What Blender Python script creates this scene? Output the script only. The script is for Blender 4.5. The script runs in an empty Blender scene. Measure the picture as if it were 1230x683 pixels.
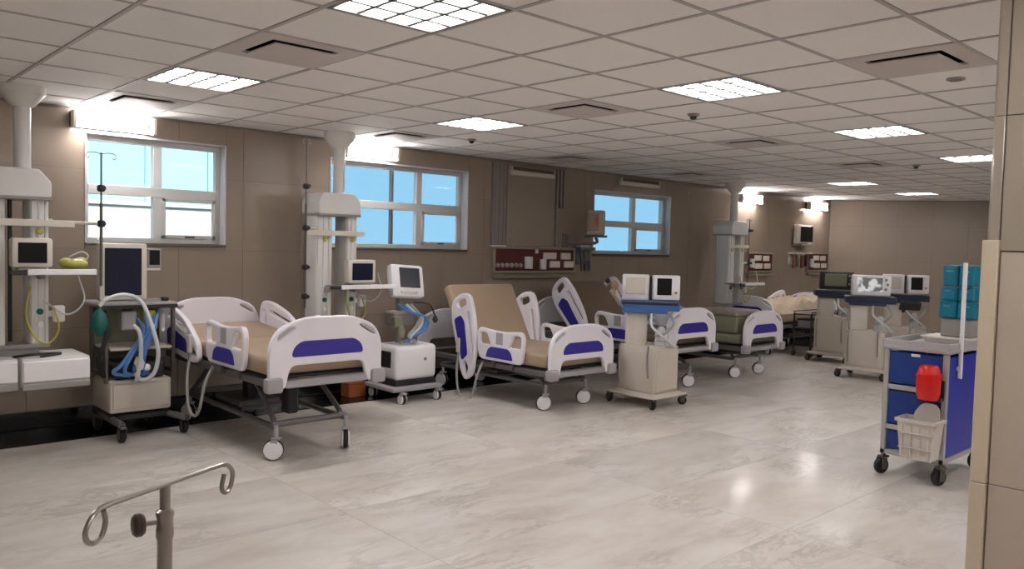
import bpy, bmesh, math, random
from mathutils import Vector, Matrix
random.seed(7)
SC = bpy.context.scene
COL = SC.collection
PI = math.pi

# ------------------------------------------------------------------ camera
CAM_POS = Vector((0.0, 0.0, 1.58))
FPX, YAW, PITCH, ROLL = 964.75, 0.82395, -0.048791, 0.025938
fw = Vector((math.cos(PITCH)*math.cos(YAW), math.cos(PITCH)*math.sin(YAW), math.sin(PITCH)))
r0 = fw.cross(Vector((0, 0, 1))).normalized(); u0 = r0.cross(fw)
cr, sr = math.cos(ROLL), math.sin(ROLL)
rt = r0*cr + u0*sr; up = u0*cr - r0*sr
cd = bpy.data.cameras.new('camera'); cam = bpy.data.objects.new('camera', cd); COL.objects.link(cam)
m = Matrix.Identity(4)
for i in range(3):
    m[i][0] = rt[i]; m[i][1] = up[i]; m[i][2] = -fw[i]; m[i][3] = CAM_POS[i]
cam.matrix_world = m
cd.sensor_width = 36.0; cd.lens = FPX/1230.0*36.0; cd.clip_start = 0.05
SC.camera = cam
# ------------------------------------------------------------------ colour management, sky, sun
SC.view_settings.view_transform = 'Standard'; SC.view_settings.look = 'None'
SC.view_settings.gamma = 1.0; SC.view_settings.use_curve_mapping = False
SC.view_settings.exposure = 1.36
W = bpy.data.worlds.new('sky'); SC.world = W; W.use_nodes = True
nt = W.node_tree; bg = nt.nodes['Background']
tc = nt.nodes.new('ShaderNodeTexCoord'); sx = nt.nodes.new('ShaderNodeSeparateXYZ')
mr = nt.nodes.new('ShaderNodeMapRange'); mr.inputs[1].default_value = -0.1; mr.inputs[2].default_value = 0.9
rp = nt.nodes.new('ShaderNodeValToRGB')
rp.color_ramp.elements[0].color = (0.40, 0.70, 0.95, 1); rp.color_ramp.elements[1].color = (0.20, 0.50, 0.85, 1)
nt.links.new(tc.outputs['Generated'], sx.inputs[0]); nt.links.new(sx.outputs[2], mr.inputs[0])
nt.links.new(mr.outputs[0], rp.inputs[0]); nt.links.new(rp.outputs[0], bg.inputs[0])
bg.inputs[1].default_value = 0.42
sd = bpy.data.lights.new('sun', 'SUN'); sd.energy = 3.2; sd.angle = 0.01; sd.color = (1, .96, .9)
so = bpy.data.objects.new('sun', sd); COL.objects.link(so); so.location = (0, -5, 12)
so.rotation_euler = (math.radians(42), 0, math.radians(10))      # shines towards +Y and down
LAMP = 9.0       # radiance of the ceiling panels
TUBE = 28.0      # radiance of the wall tubes

# ------------------------------------------------------------------ materials
def lin(c):
    return tuple((x/12.92 if x <= .04045 else ((x+.055)/1.055)**2.4) for x in (c[0]/255, c[1]/255, c[2]/255)) + (1,)
MATS = {}
def mat(name, c, rough=.5, metal=0., var=.06, scale=6., bump=0., spec=.5, emit=0., objvar=0., coat=0.):
    if name in MATS: return MATS[name]
    M = bpy.data.materials.new(name); M.use_nodes = True
    t = M.node_tree; b = t.nodes['Principled BSDF']; c = lin(c)
    b.inputs['Roughness'].default_value = rough; b.inputs['Metallic'].default_value = metal
    b.inputs['Specular IOR Level'].default_value = spec
    if coat: b.inputs['Coat Weight'].default_value = coat
    co = t.nodes.new('ShaderNodeTexCoord'); n = t.nodes.new('ShaderNodeTexNoise')
    n.inputs['Scale'].default_value = scale; n.inputs['Detail'].default_value = 4
    t.links.new(co.outputs['Object'], n.inputs['Vector'])
    mx = t.nodes.new('ShaderNodeMix'); mx.data_type = 'RGBA'
    mx.inputs[6].default_value = tuple(x*(1-var) for x in c[:3])+(1,)
    mx.inputs[7].default_value = tuple(min(1, x*(1+var)) for x in c[:3])+(1,)
    t.links.new(n.outputs['Fac'], mx.inputs[0])
    out = mx.outputs[2]
    if objvar:
        oi = t.nodes.new('ShaderNodeObjectInfo'); m2 = t.nodes.new('ShaderNodeMapRange')
        m2.inputs[3].default_value = 1-objvar; m2.inputs[4].default_value = 1+objvar
        t.links.new(oi.outputs['Random'], m2.inputs[0])
        vm = t.nodes.new('ShaderNodeVectorMath'); vm.operation = 'SCALE'
        t.links.new(out, vm.inputs[0]); t.links.new(m2.outputs[0], vm.inputs[3]); out = vm.outputs[0]
    t.links.new(out, b.inputs['Base Color'])
    if emit:
        b.inputs['Emission Color'].default_value = c; b.inputs['Emission Strength'].default_value = emit
    if bump:
        bp = t.nodes.new('ShaderNodeBump'); bp.inputs['Strength'].default_value = bump; bp.inputs['Distance'].default_value = .004
        n2 = t.nodes.new('ShaderNodeTexNoise'); n2.inputs['Scale'].default_value = scale*12
        t.links.new(co.outputs['Object'], n2.inputs['Vector']); t.links.new(n2.outputs['Fac'], bp.inputs['Height'])
        t.links.new(bp.outputs[0], b.inputs['Normal'])
    MATS[name] = M; return M

def marble():
    M = bpy.data.materials.new('marble'); M.use_nodes = True; t = M.node_tree; b = t.nodes['Principled BSDF']
    N = t.nodes.new; L = t.links.new
    co = N('ShaderNodeTexCoord'); oi = N('ShaderNodeObjectInfo')
    off = N('ShaderNodeVectorMath'); off.operation = 'SCALE'; off.inputs[0].default_value = (13.7, 7.1, 3.3)
    L(oi.outputs['Random'], off.inputs[3])
    ad = N('ShaderNodeVectorMath'); ad.operation = 'ADD'; L(co.outputs['Object'], ad.inputs[0]); L(off.outputs[0], ad.inputs[1])
    mp = N('ShaderNodeMapping'); mp.inputs['Scale'].default_value = (1.0, 2.6, 1.0); mp.inputs['Rotation'].default_value = (0, 0, .30)
    L(ad.outputs[0], mp.inputs[0])
    n1 = N('ShaderNodeTexNoise'); n1.inputs['Scale'].default_value = 1.3; n1.inputs['Detail'].default_value = 7; n1.inputs['Roughness'].default_value = .6; n1.inputs['Distortion'].default_value = .3
    L(mp.outputs[0], n1.inputs['Vector'])
    # thin grey veins where a warped noise crosses its middle
    n2 = N('ShaderNodeTexNoise'); n2.inputs['Scale'].default_value = 1.9; n2.inputs['Detail'].default_value = 10; n2.inputs['Roughness'].default_value = .72; n2.inputs['Distortion'].default_value = .5
    L(mp.outputs[0], n2.inputs['Vector'])
    s1 = N('ShaderNodeMath'); s1.operation = 'SUBTRACT'; s1.inputs[1].default_value = .5; L(n2.outputs['Fac'], s1.inputs[0])
    s2 = N('ShaderNodeMath'); s2.operation = 'ABSOLUTE'; L(s1.outputs[0], s2.inputs[0])
    v = N('ShaderNodeMapRange'); v.inputs[1].default_value = 0.; v.inputs[2].default_value = .045; v.inputs[3].default_value = 1.; v.inputs[4].default_value = 0.
    L(s2.outputs[0], v.inputs[0])
    n3 = N('ShaderNodeTexNoise'); n3.inputs['Scale'].default_value = 1.1; n3.inputs['Detail'].default_value = 2; L(ad.outputs[0], n3.inputs['Vector'])
    v3 = N('ShaderNodeMapRange'); v3.inputs[1].default_value = .44; v3.inputs[2].default_value = .62; L(n3.outputs['Fac'], v3.inputs[0])
    mu = N('ShaderNodeMath'); mu.operation = 'MULTIPLY'; L(v.outputs[0], mu.inputs[0]); L(v3.outputs[0], mu.inputs[1])
    mu2 = N('ShaderNodeMath'); mu2.operation = 'MULTIPLY'; mu2.inputs[1].default_value = .42; L(mu.outputs[0], mu2.inputs[0])
    cr_ = N('ShaderNodeValToRGB'); e = cr_.color_ramp.elements
    e[0].position = .34; e[0].color = lin((196, 187, 177)); e[1].position = .66; e[1].color = lin((219, 213, 205))
    x = cr_.color_ramp.elements.new(.5); x.color = lin((209, 201, 192))
    L(n1.outputs['Fac'], cr_.inputs[0])
    mx = N('ShaderNodeMix'); mx.data_type = 'RGBA'; mx.inputs[7].default_value = lin((132, 125, 118))
    L(mu2.outputs[0], mx.inputs[0]); L(cr_.outputs[0], mx.inputs[6])
    m2 = N('ShaderNodeMapRange'); m2.inputs[3].default_value = .94; m2.inputs[4].default_value = 1.05; L(oi.outputs['Random'], m2.inputs[0])
    vm = N('ShaderNodeVectorMath'); vm.operation = 'SCALE'; L(mx.outputs[2], vm.inputs[0]); L(m2.outputs[0], vm.inputs[3])
    L(vm.outputs[0], b.inputs['Base Color'])
    rr = N('ShaderNodeMapRange'); rr.inputs[3].default_value = .30; rr.inputs[4].default_value = .40; L(n1.outputs['Fac'], rr.inputs[0])
    L(rr.outputs[0], b.inputs['Roughness']); b.inputs['Specular IOR Level'].default_value = .2; b.inputs['Coat Weight'].default_value = .09; b.inputs['Coat Roughness'].default_value = .09
    return M

def glass():
    M = bpy.data.materials.new('window_glass'); M.use_nodes = True; t = M.node_tree
    for n in list(t.nodes): t.nodes.remove(n)
    o = t.nodes.new('ShaderNodeOutputMaterial'); tr = t.nodes.new('ShaderNodeBsdfTransparent'); gl = t.nodes.new('ShaderNodeBsdfGlossy')
    tr.inputs[0].default_value = (.90, .96, .97, 1); gl.inputs['Roughness'].default_value = .03
    fr = t.nodes.new('ShaderNodeFresnel'); mx = t.nodes.new('ShaderNodeMixShader')
    ge = t.nodes.new('ShaderNodeNewGeometry'); om = t.nodes.new('ShaderNodeMath'); om.operation = 'SUBTRACT'; om.inputs[0].default_value = 1
    t.links.new(ge.outputs['Backfacing'], om.inputs[1]); mm = t.nodes.new('ShaderNodeMath'); mm.operation = 'MULTIPLY'
    t.links.new(fr.outputs[0], mm.inputs[0]); t.links.new(om.outputs[0], mm.inputs[1])
    t.links.new(mm.outputs[0], mx.inputs[0]); t.links.new(tr.outputs[0], mx.inputs[1]); t.links.new(gl.outputs[0], mx.inputs[2])
    t.links.new(mx.outputs[0], o.inputs[0]); return M

MARBLE = marble(); GLASS = glass()
WALL = mat('wall_tile_glaze', (150, 135, 120), .20, var=.05, scale=2.5, objvar=.025, spec=.5)
GROUT = mat('grout', (112, 102, 92), .8)
CEILT = mat('mineral_tile', (240, 236, 233), .85, var=.02, scale=30, bump=.15, objvar=.015, spec=.2)
TBAR = mat('grid_bar', (184, 178, 174), .6, spec=.2)
DIFF = mat('diffuser_plate', (202, 192, 187), .55)
BLACK = mat('black_void', (10, 10, 10), .8)
PANEL = mat('lit_panel', (252, 250, 252), .4, var=0, emit=LAMP)
TUBEM = mat('lit_tube', (254, 250, 250), .4, var=0, emit=TUBE)
TUBEOFF = mat('unlit_tube', (205, 198, 188), .35)
WHITE = mat('white_plastic', (238, 235, 236), .35, var=.03)
LILAC = mat('bed_plastic', (238, 233, 238), .32, var=.03)
BLUEP = mat('violet_blue_panel', (52, 44, 148), .4)
GREYB = mat('grey_bumper', (168, 164, 166), .5)
BEIGE = mat('beige_enamel', (205, 196, 182), .42, var=.04)
CREAM = mat('cream_plastic', (216, 208, 196), .4)
MATT = mat('tan_vinyl', (172, 150, 126), .5, var=.06, bump=.1)
STEEL = mat('stainless', (170, 164, 158), .28, 1.0, var=.1)
DSTEEL = mat('dark_steel', (112, 106, 100), .38, .9)
FRAME = mat('grey_frame_paint', (112, 108, 106), .45, .3)
DARK = mat('dark_plastic', (34, 32, 34), .45)
RUBBER = mat('rubber', (30, 28, 28), .6)
SCREEN = mat('screen_glass', (14, 15, 20), .12, var=.1)
SCREENB = mat('screen_blue', (22, 26, 48), .12, var=.2)
ALU = mat('window_aluminium', (196, 196, 194), .4, .2)
ALUD = mat('window_dark_bead', (92, 96, 98), .4)
SILL = mat('sill_stone', (92, 84, 76), .3)
REVEAL = mat('reveal_paint', (206, 204, 206), .5)
GRANITE = mat('black_granite', (13, 13, 15), .12, var=.5, scale=60)
RED = mat('maroon_board', (84, 30, 28), .45)
REDB = mat('red_plastic', (214, 24, 20), .25, var=.04)
BLUE = mat('cart_blue', (20, 56, 132), .4)
BLUED = mat('cart_blue_side', (30, 44, 160), .4)
CYAN = mat('cyan_drawer', (22, 120, 146), .35)
TRAYB = mat('tray_blue', (66, 108, 172), .35)
TRAYD = mat('tray_navy', (30, 44, 70), .4)
HOSEB = mat('hose_blue', (84, 130, 190), .4)
HOSEW = mat('hose_white', (206, 208, 208), .45)
HOSEG = mat('hose_grey', (160, 160, 156), .45)
YEL = mat('yellow_tube', (186, 178, 70), .5)
GREEN = mat('green_bag', (10, 92, 84), .45)
OLIVE = mat('olive_plastic', (128, 128, 106), .5)
PEND = mat('pendant_enamel', (220, 218, 214), .38, var=.03)
PENDG = mat('pendant_grey', (150, 146, 142), .4)
PILL = mat('pillar_tile', (158, 146, 132), .14, var=.05, scale=2.)
PILD = mat('pillar_cladding', (204, 188, 164), .3, var=.05, scale=2.)
PILE = mat('pillar_facing', (188, 173, 157), .25, var=.05, scale=2.)
SILVER = mat('silver_paint', (176, 174, 172), .4, .25)
BIN = mat('bin_plastic', (206, 198, 188), .5)
SAND = mat('sand_blanket', (186, 168, 146), .9, var=.12, bump=.3)
OUTW = mat('outside_plaster', (236, 234, 228), .9)
OUTG = mat('outside_ground', (120, 118, 112), .9)
ORANGE = mat('orange_label', (176, 84, 44), .5)
LIT = mat('lit_screen', (220, 228, 232), .3, emit=.5)

# ------------------------------------------------------------------ mesh helpers
class MB:
    def __init__(s): s.bm = bmesh.new()
    def box(s, c, d, bev=0., rot=None, seg=1):
        g = bmesh.ops.create_cube(s.bm, size=1.0); vs = g['verts']
        M = Matrix.Translation(Vector(c)) @ (rot.to_4x4() if rot else Matrix.Identity(4)) @ Matrix.Diagonal((d[0], d[1], d[2], 1))
        bmesh.ops.transform(s.bm, matrix=M, verts=vs)
        if bev:
            es = list({e for v in vs for e in v.link_edges})
            bmesh.ops.bevel(s.bm, geom=es, offset=bev, segments=seg, profile=.5, affect='EDGES', clamp_overlap=True)
        return s
    def cyl(s, p, q, r1, r2=None, seg=12):
        p, q = Vector(p), Vector(q); d = q-p
        g = bmesh.ops.create_cone(s.bm, cap_ends=True, segments=seg, radius1=r1, radius2=r1 if r2 is None else r2, depth=d.length)
        bmesh.ops.transform(s.bm, matrix=Matrix.Translation((p+q)/2) @ d.to_track_quat('Z', 'Y').to_matrix().to_4x4(), verts=g['verts']); return s
    def ball(s, c, r, sc=(1, 1, 1), seg=12):
        g = bmesh.ops.create_uvsphere(s.bm, u_segments=seg, v_segments=max(6, seg*2//3), radius=r)
        bmesh.ops.transform(s.bm, matrix=Matrix.Translation(Vector(c)) @ Matrix.Diagonal((sc[0], sc[1], sc[2], 1)), verts=g['verts']); return s
    def tube(s, pts, r, seg=8, closed=False, smooth=0):
        pts = [Vector(p) for p in pts]
        if smooth: pts = spline(pts, smooth, closed)
        n = len(pts); rings = []; prev = None
        for i, p in enumerate(pts):
            if closed: t = pts[(i+1) % n]-pts[i-1]
            else: t = pts[min(i+1, n-1)]-pts[max(i-1, 0)]
            t.normalize()
            if prev is None:
                a = t.orthogonal().normalized()
            else:
                a = (prev - t*prev.dot(t)).normalized()
            prev = a; b = t.cross(a)
            rings.append([s.bm.verts.new(p + (a*math.cos(k*2*PI/seg)+b*math.sin(k*2*PI/seg))*r) for k in range(seg)])
        for i in range(n if closed else n-1):
            A, B = rings[i], rings[(i+1) % n]
            for k in range(seg): s.bm.faces.new((A[k], A[(k+1) % seg], B[(k+1) % seg], B[k]))
        if not closed:
            s.bm.faces.new(rings[0][::-1]); s.bm.faces.new(rings[-1])
        return s
    def lathe(s, prof, c=(0, 0, 0), seg=20, axis=(0, 0, 1)):
        R_ = Vector(axis).to_track_quat('Z', 'Y').to_matrix(); c = Vector(c); rings = []
        for r, z in prof:
            rings.append([s.bm.verts.new(c + R_ @ Vector((r*math.cos(k*2*PI/seg), r*math.sin(k*2*PI/seg), z))) for k in range(seg)])
        for A, B in zip(rings, rings[1:]):
            for k in range(seg): s.bm.faces.new((A[k], A[(k+1) % seg], B[(k+1) % seg], B[k]))
        s.bm.faces.new(rings[0][::-1]); s.bm.faces.new(rings[-1]); return s
    def frustum(s, c, b, t, h):
        "box with bottom size b, top size t"
        v = []
        for (w, d), z in ((b, 0), (t, h)):
            for sx_, sy_ in ((-1, -1), (1, -1), (1, 1), (-1, 1)): v.append(s.bm.verts.new(Vector(c)+Vector((sx_*w/2, sy_*d/2, z))))
        for f in ((3, 2, 1, 0), (4, 5, 6, 7), (0, 1, 5, 4), (1, 2, 6, 5), (2, 3, 7, 6), (3, 0, 4, 7)): s.bm.faces.new([v[i] for i in f])
        return s
    def mesh(s, me, M):
        me2 = me.copy(); me2.transform(M); s.bm.from_mesh(me2); bpy.data.meshes.remove(me2); return s
    def build(s, name, material, parent=None, loc=None, kind=None):
        me = bpy.data.meshes.new(name)
        bmesh.ops.recalc_face_normals(s.bm, faces=s.bm.faces[:])
        s.bm.to_mesh(me); s.bm.free(); me.materials.append(material)
        me.polygons.foreach_set('use_smooth', [True]*len(me.polygons)); me.set_sharp_from_angle(angle=.6)
        return link(name, me, parent, loc, kind)
def link(name, me, parent=None, loc=None, kind=None):
    o = bpy.data.objects.new(name, me); COL.objects.link(o)
    if loc is not None: o.location = loc
    if parent is not None: o.parent = parent
    if kind: o['kind'] = kind
    return o
def spline(P, k, closed=False):
    n = len(P); out = []
    for i in range(n if closed else n-1):
        p0 = P[(i-1) % n] if closed or i > 0 else P[0]*2-P[1]
        p1 = P[i]; p2 = P[(i+1) % n]
        p3 = P[(i+2) % n] if closed or i+2 < n else P[-1]*2-P[-2]
        for j in range(k):
            t = j/k
            out.append(.5*((2*p1)+(-p0+p2)*t+(2*p0-5*p1+4*p2-p3)*t*t+(-p0+3*p1-3*p2+p3)*t**3))
    if not closed: out.append(P[-1])
    return out
def rounded(P, r, k=4):
    out = []; n = len(P)
    for i in range(n):
        a, b, c = Vector(P[i-1]), Vector(P[i]), Vector(P[(i+1) % n])
        ri = r[i] if isinstance(r, (list, tuple)) else r
        d1, d2 = (a-b), (c-b); q = min(ri, d1.length*.48, d2.length*.48)
        A = b+d1.normalized()*q; B = b+d2.normalized()*q
        for j in range(k+1):
            t = j/k; out.append(A*(1-t)**2+b*2*t*(1-t)+B*t*t)
    return out
def plate(outline, holes=(), thick=.04, bev=.006):
    cu = bpy.data.curves.new('outline', 'CURVE'); cu.dimensions = '2D'; cu.fill_mode = 'BOTH'
    cu.extrude = thick/2-bev; cu.bevel_depth = bev; cu.bevel_resolution = 1; cu.offset = -bev
    for P in [outline]+list(holes):
        sp = cu.splines.new('POLY'); sp.points.add(len(P)-1); sp.use_cyclic_u = True
        for q, p in zip(sp.points, P): q.co = (p[0], p[1], 0, 1)
    ob = bpy.data.objects.new('outline', cu); me = bpy.data.meshes.new_from_object(ob)
    bpy.data.objects.remove(ob); bpy.data.curves.remove(cu); return me
def PM(u, v, o):
    "plane matrix: u axis, v axis, origin"
    u, v = Vector(u).normalized(), Vector(v).normalized(); n = u.cross(v); M = Matrix.Identity(4)
    for i in range(3): M[i][0] = u[i]; M[i][1] = v[i]; M[i][2] = n[i]; M[i][3] = o[i]
    return M
def RZ(a): return Matrix.Rotation(a, 3, 'Z')
def RX(a): return Matrix.Rotation(a, 3, 'X')
def RY(a): return Matrix.Rotation(a, 3, 'Y')
def tag(o, label, cat, group=None):
    o['label'] = label; o['category'] = cat
    if group: o['group'] = group
    return o
def thing(name, label, cat, loc, rz=0., group=None):
    o = bpy.data.objects.new(name, None); COL.objects.link(o); o.empty_display_size = .1
    o.location = loc; o.rotation_euler = (0, 0, rz); return tag(o, label, cat, group)
def copy_tree(o, loc, rz=None, label=None, parent=None):
    c = o.copy(); COL.objects.link(c)
    if parent is not None: c.parent = parent
    else:
        c.location = loc
        if rz is not None: c.rotation_euler = (0, 0, rz)
        if label: c['label'] = label
    for ch in [x for x in KIDS.get(o.name, [])]:
        k = copy_tree(ch, None, parent=c)
    return c
KIDS = {}
def index_kids():
    KIDS.clear()
    for o in bpy.data.objects:
        if o.parent: KIDS.setdefault(o.parent.name, []).append(o)
def lab(o, label): o['label'] = label; return o

# ------------------------------------------------------------------ the setting
CZ = 2.6135; WY = 7.34
GX, GY = 2.4265, 3.2492
BX, BY = 15.2, WY                     # corner of window wall and far wall
BD = Vector((.475, -.88, 0)).normalized()   # far wall runs this way
def cam_px(P):
    d = Vector(P)-CAM_POS; z = d.dot(fw)
    if z < .1: return None
    return 615+FPX*d.dot(rt)/z, 341.5-FPX*d.dot(up)/z
def in_view(P, pad=60):
    q = cam_px(P); return q is not None and -pad < q[0] < 1230+pad and -pad < q[1] < 683+pad

# floor: screed with marble slabs and a black granite border
b = MB(); b.box((8.5, 2.1, -.06), (25, 11.2, .08)); floor = b.build('floor', mat('screed', (128, 120, 112), .8), kind='structure')
SW, SD = 1.8, .905
slabs = []
i0, i1 = -3, 11
for i in range(i0, i1):
    for j in range(-7, 4):
        xa, xb = 2.44+SW*i, 2.44+SW*(i+1); yb = 4.03+SD*(j+1); ya = yb-SD
        yb = min(yb, 6.775)
        if yb-ya > .05: slabs.append((xa, xb, ya, yb))
slabs.sort(key=lambda q: (0 if in_view(((q[0]+q[1])/2, (q[2]+q[3])/2, 0), 250) else 1, q[0]**2+q[2]**2))
for xa, xb, ya, yb in slabs:
    b = MB(); g = .0009; b.box((0, 0, -.011), (xb-xa-2*g, yb-ya-2*g, .022))
    b.build('floor_slab', MARBLE, floor, ((xa+xb)/2, (ya+yb)/2, 0))
for i in range(i0, i1-1):
    xa, xb = 2.44+SW*i, 2.44+SW*(i+1)
    if xa > 15: continue
    b = MB(); b.box((0, 0, -.01), (SW-.002, WY-6.777, .024)); b.build('border_slab', GRANITE, floor, ((xa+xb)/2, (6.777+WY)/2, 0))

# ceiling: dark void slab, T bars, mineral tiles
b = MB(); b.box((8.5, 2.1, CZ+.20), (26, 11.4, .06)); ceiling = b.build('ceiling', BLACK, kind='structure')
LIGHTS = [(-.5, .5), (3.5, .5), (7.5, .5), (11.5, .5), (-.5, -3.5), (3.5, -3.5), (15.5, -3.5), (19.5, -3.5),
          (-4.5, .5), (-.5, 4.5), (3.5, 4.5), (7.5, 4.5)]
VENTS = [(-.5, -1.5), (3.5, -1.5), (7.5, -1.5), (11.5, -1.5), (3.5, 2.5), (7.5, 2.5), (-.5, -5.5), (3.5, -5.5), (7.5, -5.5), (11.5, -5.5), (11.5, 2.5)]
used = {(round(a-.5), round(c-.5)) for a, c in LIGHTS+VENTS}
b = MB()
for i in range(-9, 32): b.box((GX+.6*i, 2.2, CZ+.004), (.022, 10.27, .010))
for j in range(-6, 10): b.box((8.7, GY-.6*j, CZ+.0045), (23.8, .022, .009))
b.build('grid_bar', TBAR, ceiling)
tm = {}
def tile_mesh(w, d):
    k = (round(w, 3), round(d, 3))
    if k not in tm:
        b = MB(); b.frustum((0, 0, 0), (w-.008, d-.008), (w, d), .004); b.box((0, 0, .011), (w, d, .009))
        me = bpy.data.meshes.new('ceiling_tile'); bmesh.ops.recalc_face_normals(b.bm, faces=b.bm.faces[:]); b.bm.to_mesh(me); b.bm.free(); me.materials.append(CEILT); tm[k] = me
    return tm[k]
cells = []
for i in range(-9, 31):
    for j in range(-7, 9):
        if (i, j) in used: continue
        xa, xb = GX+.6*i, GX+.6*(i+1); yb, ya = GY-.6*j, GY-.6*(j+1)
        yb = min(yb, WY)
        if yb-ya < .05: continue
        cells.append(((xa+xb)/2, (ya+yb)/2, xb-xa, yb-ya))
vis = sorted([c for c in cells if in_view((c[0], c[1], CZ), 70)], key=lambda c: c[0]**2+c[1]**2)
near = set(vis[:298]); bb = MB()
for c in cells:
    if c in near: link('ceiling_tile', tile_mesh(c[2]-.021, c[3]-.021), ceiling, (c[0], c[1], CZ+.003))
    else: bb.box((c[0], c[1], CZ+.012), (c[2]-.021, c[3]-.021, .012))
bb.build('far_ceiling_tiles', CEILT, ceiling, kind='stuff')

# walls with tiles
OPEN = [(1.93, 3.13, 1.49, 2.43), (4.22, 6.05, 1.49, 2.43), (8.27, 10.02, 1.47, 2.37)]
def split(rect, holes):
    rs = [rect]
    for h in holes:
        out = []
        for (a, b_, c, d) in rs:
            if h[0] >= b_ or h[1] <= a or h[2] >= d or h[3] <= c: out.append((a, b_, c, d)); continue
            if a < h[0]: out.append((a, h[0], c, d))
            if h[1] < b_: out.append((h[1], b_, c, d))
            x0_, x1_ = max(a, h[0]), min(b_, h[1])
            if c < h[2]: out.append((x0_, x1_, c, h[2]))
            if h[3] < d: out.append((x0_, x1_, h[3], d))
        rs = out
    return rs
b = MB()
for (a, c, d, e) in split((-3.6, BX+.3, -.1, 2.9), OPEN): b.box(((a+c)/2, WY+.115, (d+e)/2), (c-a, .21, e-d))
wall_left = b.build('wall_left', GROUT, kind='structure')
ROWS = [.14, .80, 1.46, 2.12, 2.6]
def tiles(wall, length, start, to_world, holes=(), step=.6, name='wall_tile'):
    n = int(math.ceil(length/step))
    for i in range(n):
        for lo, hi in zip(ROWS, ROWS[1:]):
            for (a, c, d, e) in split((start+i*step, min(start+(i+1)*step, start+length), lo, hi), holes):
                if c-a < .02 or e-d < .02: continue
                g = .0012; bb = MB(); bb.box((0, 0, 0), (c-a-2*g, .012, e-d-2*g))
                o = bb.build(name, WALL, wall); P, rz = to_world((a+c)/2, (d+e)/2); o.location = P; o.rotation_euler = (0, 0, rz)
tiles(wall_left, BX+3.3, -3.3, lambda u, z: ((u, WY+.004, z), 0), OPEN)
# far wall, set at a slant
L_ = 11.6; ang = math.atan2(BD.y, BD.x); nb = Vector((-BD.y, BD.x, 0))     # points away from the room
b = MB(); q = Vector((BX, BY, 0))+BD*(L_/2)+nb*.115; b.box((q.x, q.y, 1.4), (L_+.4, .21, 3.0), rot=RZ(ang))
wall_back = b.build('wall_back', GROUT, kind='structure')
def bw(u, z):
    p = Vector((BX, BY, 0))+BD*u+nb*.004; return (p.x, p.y, z), ang
tiles(wall_back, L_, 0., bw)
b = MB(); b.box((8.5, -3.1, 1.4), (25, .2, 3.)); b.build('wall_right', mat('plain_paint', (206, 198, 188), .6), kind='structure')
b = MB(); b.box((-3.5, 2.1, 1.4), (.2, 10.6, 3.)); b.build('wall_front', MATS['plain_paint'], kind='structure')
b = MB(); b.box((6.0, WY-.006, .075), (18.4, .024, .13), .003); b.build('baseboard_left', GRANITE, kind='structure')
b = MB(); q = Vector((BX, BY, 0))+BD*(L_/2)-nb*.006; b.box((q.x, q.y, .075), (L_, .024, .13), .003, rot=RZ(ang)); b.build('baseboard_back', GRANITE, kind='structure')
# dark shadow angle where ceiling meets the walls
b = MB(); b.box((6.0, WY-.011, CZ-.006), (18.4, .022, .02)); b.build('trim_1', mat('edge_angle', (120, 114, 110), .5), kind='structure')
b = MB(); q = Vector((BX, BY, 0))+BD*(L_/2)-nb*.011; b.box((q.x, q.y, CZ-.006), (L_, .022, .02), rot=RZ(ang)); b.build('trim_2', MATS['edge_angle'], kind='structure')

# windows
def window(n, o, mull, hz, thin=(), casement=True):
    x0, x1, z0, z1 = o; yf = WY+.13
    b = MB()
    for xx in (x0+.006, x1-.006): b.box((xx, WY+.10, (z0+z1)/2), (.012, .22, z1-z0))
    b.box(((x0+x1)/2, WY+.10, z1-.006), (x1-x0, .22, .012)); root = b.build('window_%d' % n, REVEAL, kind='structure')
    b = MB(); b.box(((x0+x1)/2, WY+.085, z0+.012), (x1-x0, .23, .024), .004); b.build('sill', SILL, root)
    zb = z0+.024
    b = MB(); f = .045
    b.box(((x0+x1)/2, yf, z1-.012-f/2), (x1-x0-.024, .06, f), .004); b.box(((x0+x1)/2, yf, zb+f/2), (x1-x0-.024, .06, f), .004)
    for xx in (x0+.012+f/2, x1-.012-f/2): b.box((xx, yf, (z0+z1)/2), (f, .058, z1-z0-.05), .004)
    b.build('window_frame', ALU, root)
    b = MB(); b.box((mull, yf, (zb+z1)/2), (.075, .062, z1-zb-.06), .004); b.build('mullion', ALU, root)
    for t in thin:
        b = MB(); b.box((t, yf, (zb+z1)/2), (.03, .05, z1-zb-.06), .003); b.build('mullion', ALUD, root)
    b = MB(); b.box(((x0+x1)/2, yf-.004, hz), (x1-x0-.1, .058, .085), .004); b.build('transom', ALU, root)
    xs = [x0+.05]+sorted(list(thin)+[mull])+[x1-.05]
    for a, c in zip(xs, xs[1:]):
        for d, e in ((zb+.04, hz), (hz, z1-.05)):
            b = MB(); b.box(((a+c)/2, yf+.006, (d+e)/2), (c-a, .006, e-d)); b.build('pane', GLASS, root)
    # opening sash on the right hand side, lower half
    b = MB(); a, c, d, e = mull+.035, x1-.055, zb+.045, hz-.04; w = .035
    for xx in (a+w/2, c-w/2): b.box((xx, yf-.028, (d+e)/2), (w, .03, e-d), .004)
    for zz in (d+w/2, e-w/2): b.box(((a+c)/2, yf-.028, zz), (c-a, .03, w), .004)
    s = b.build('sash', ALU, root)
    b = MB(); b.box(((a+c)/2, yf-.05, d+w/2), (.09, .015, .014), .004); b.build('sash_handle', DARK, root)
window(1, OPEN[0], 2.55, 1.965)
window(2, OPEN[1], 5.42, 1.98, thin=(5.06,))
window(3, OPEN[2], 9.27, 1.92)

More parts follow.
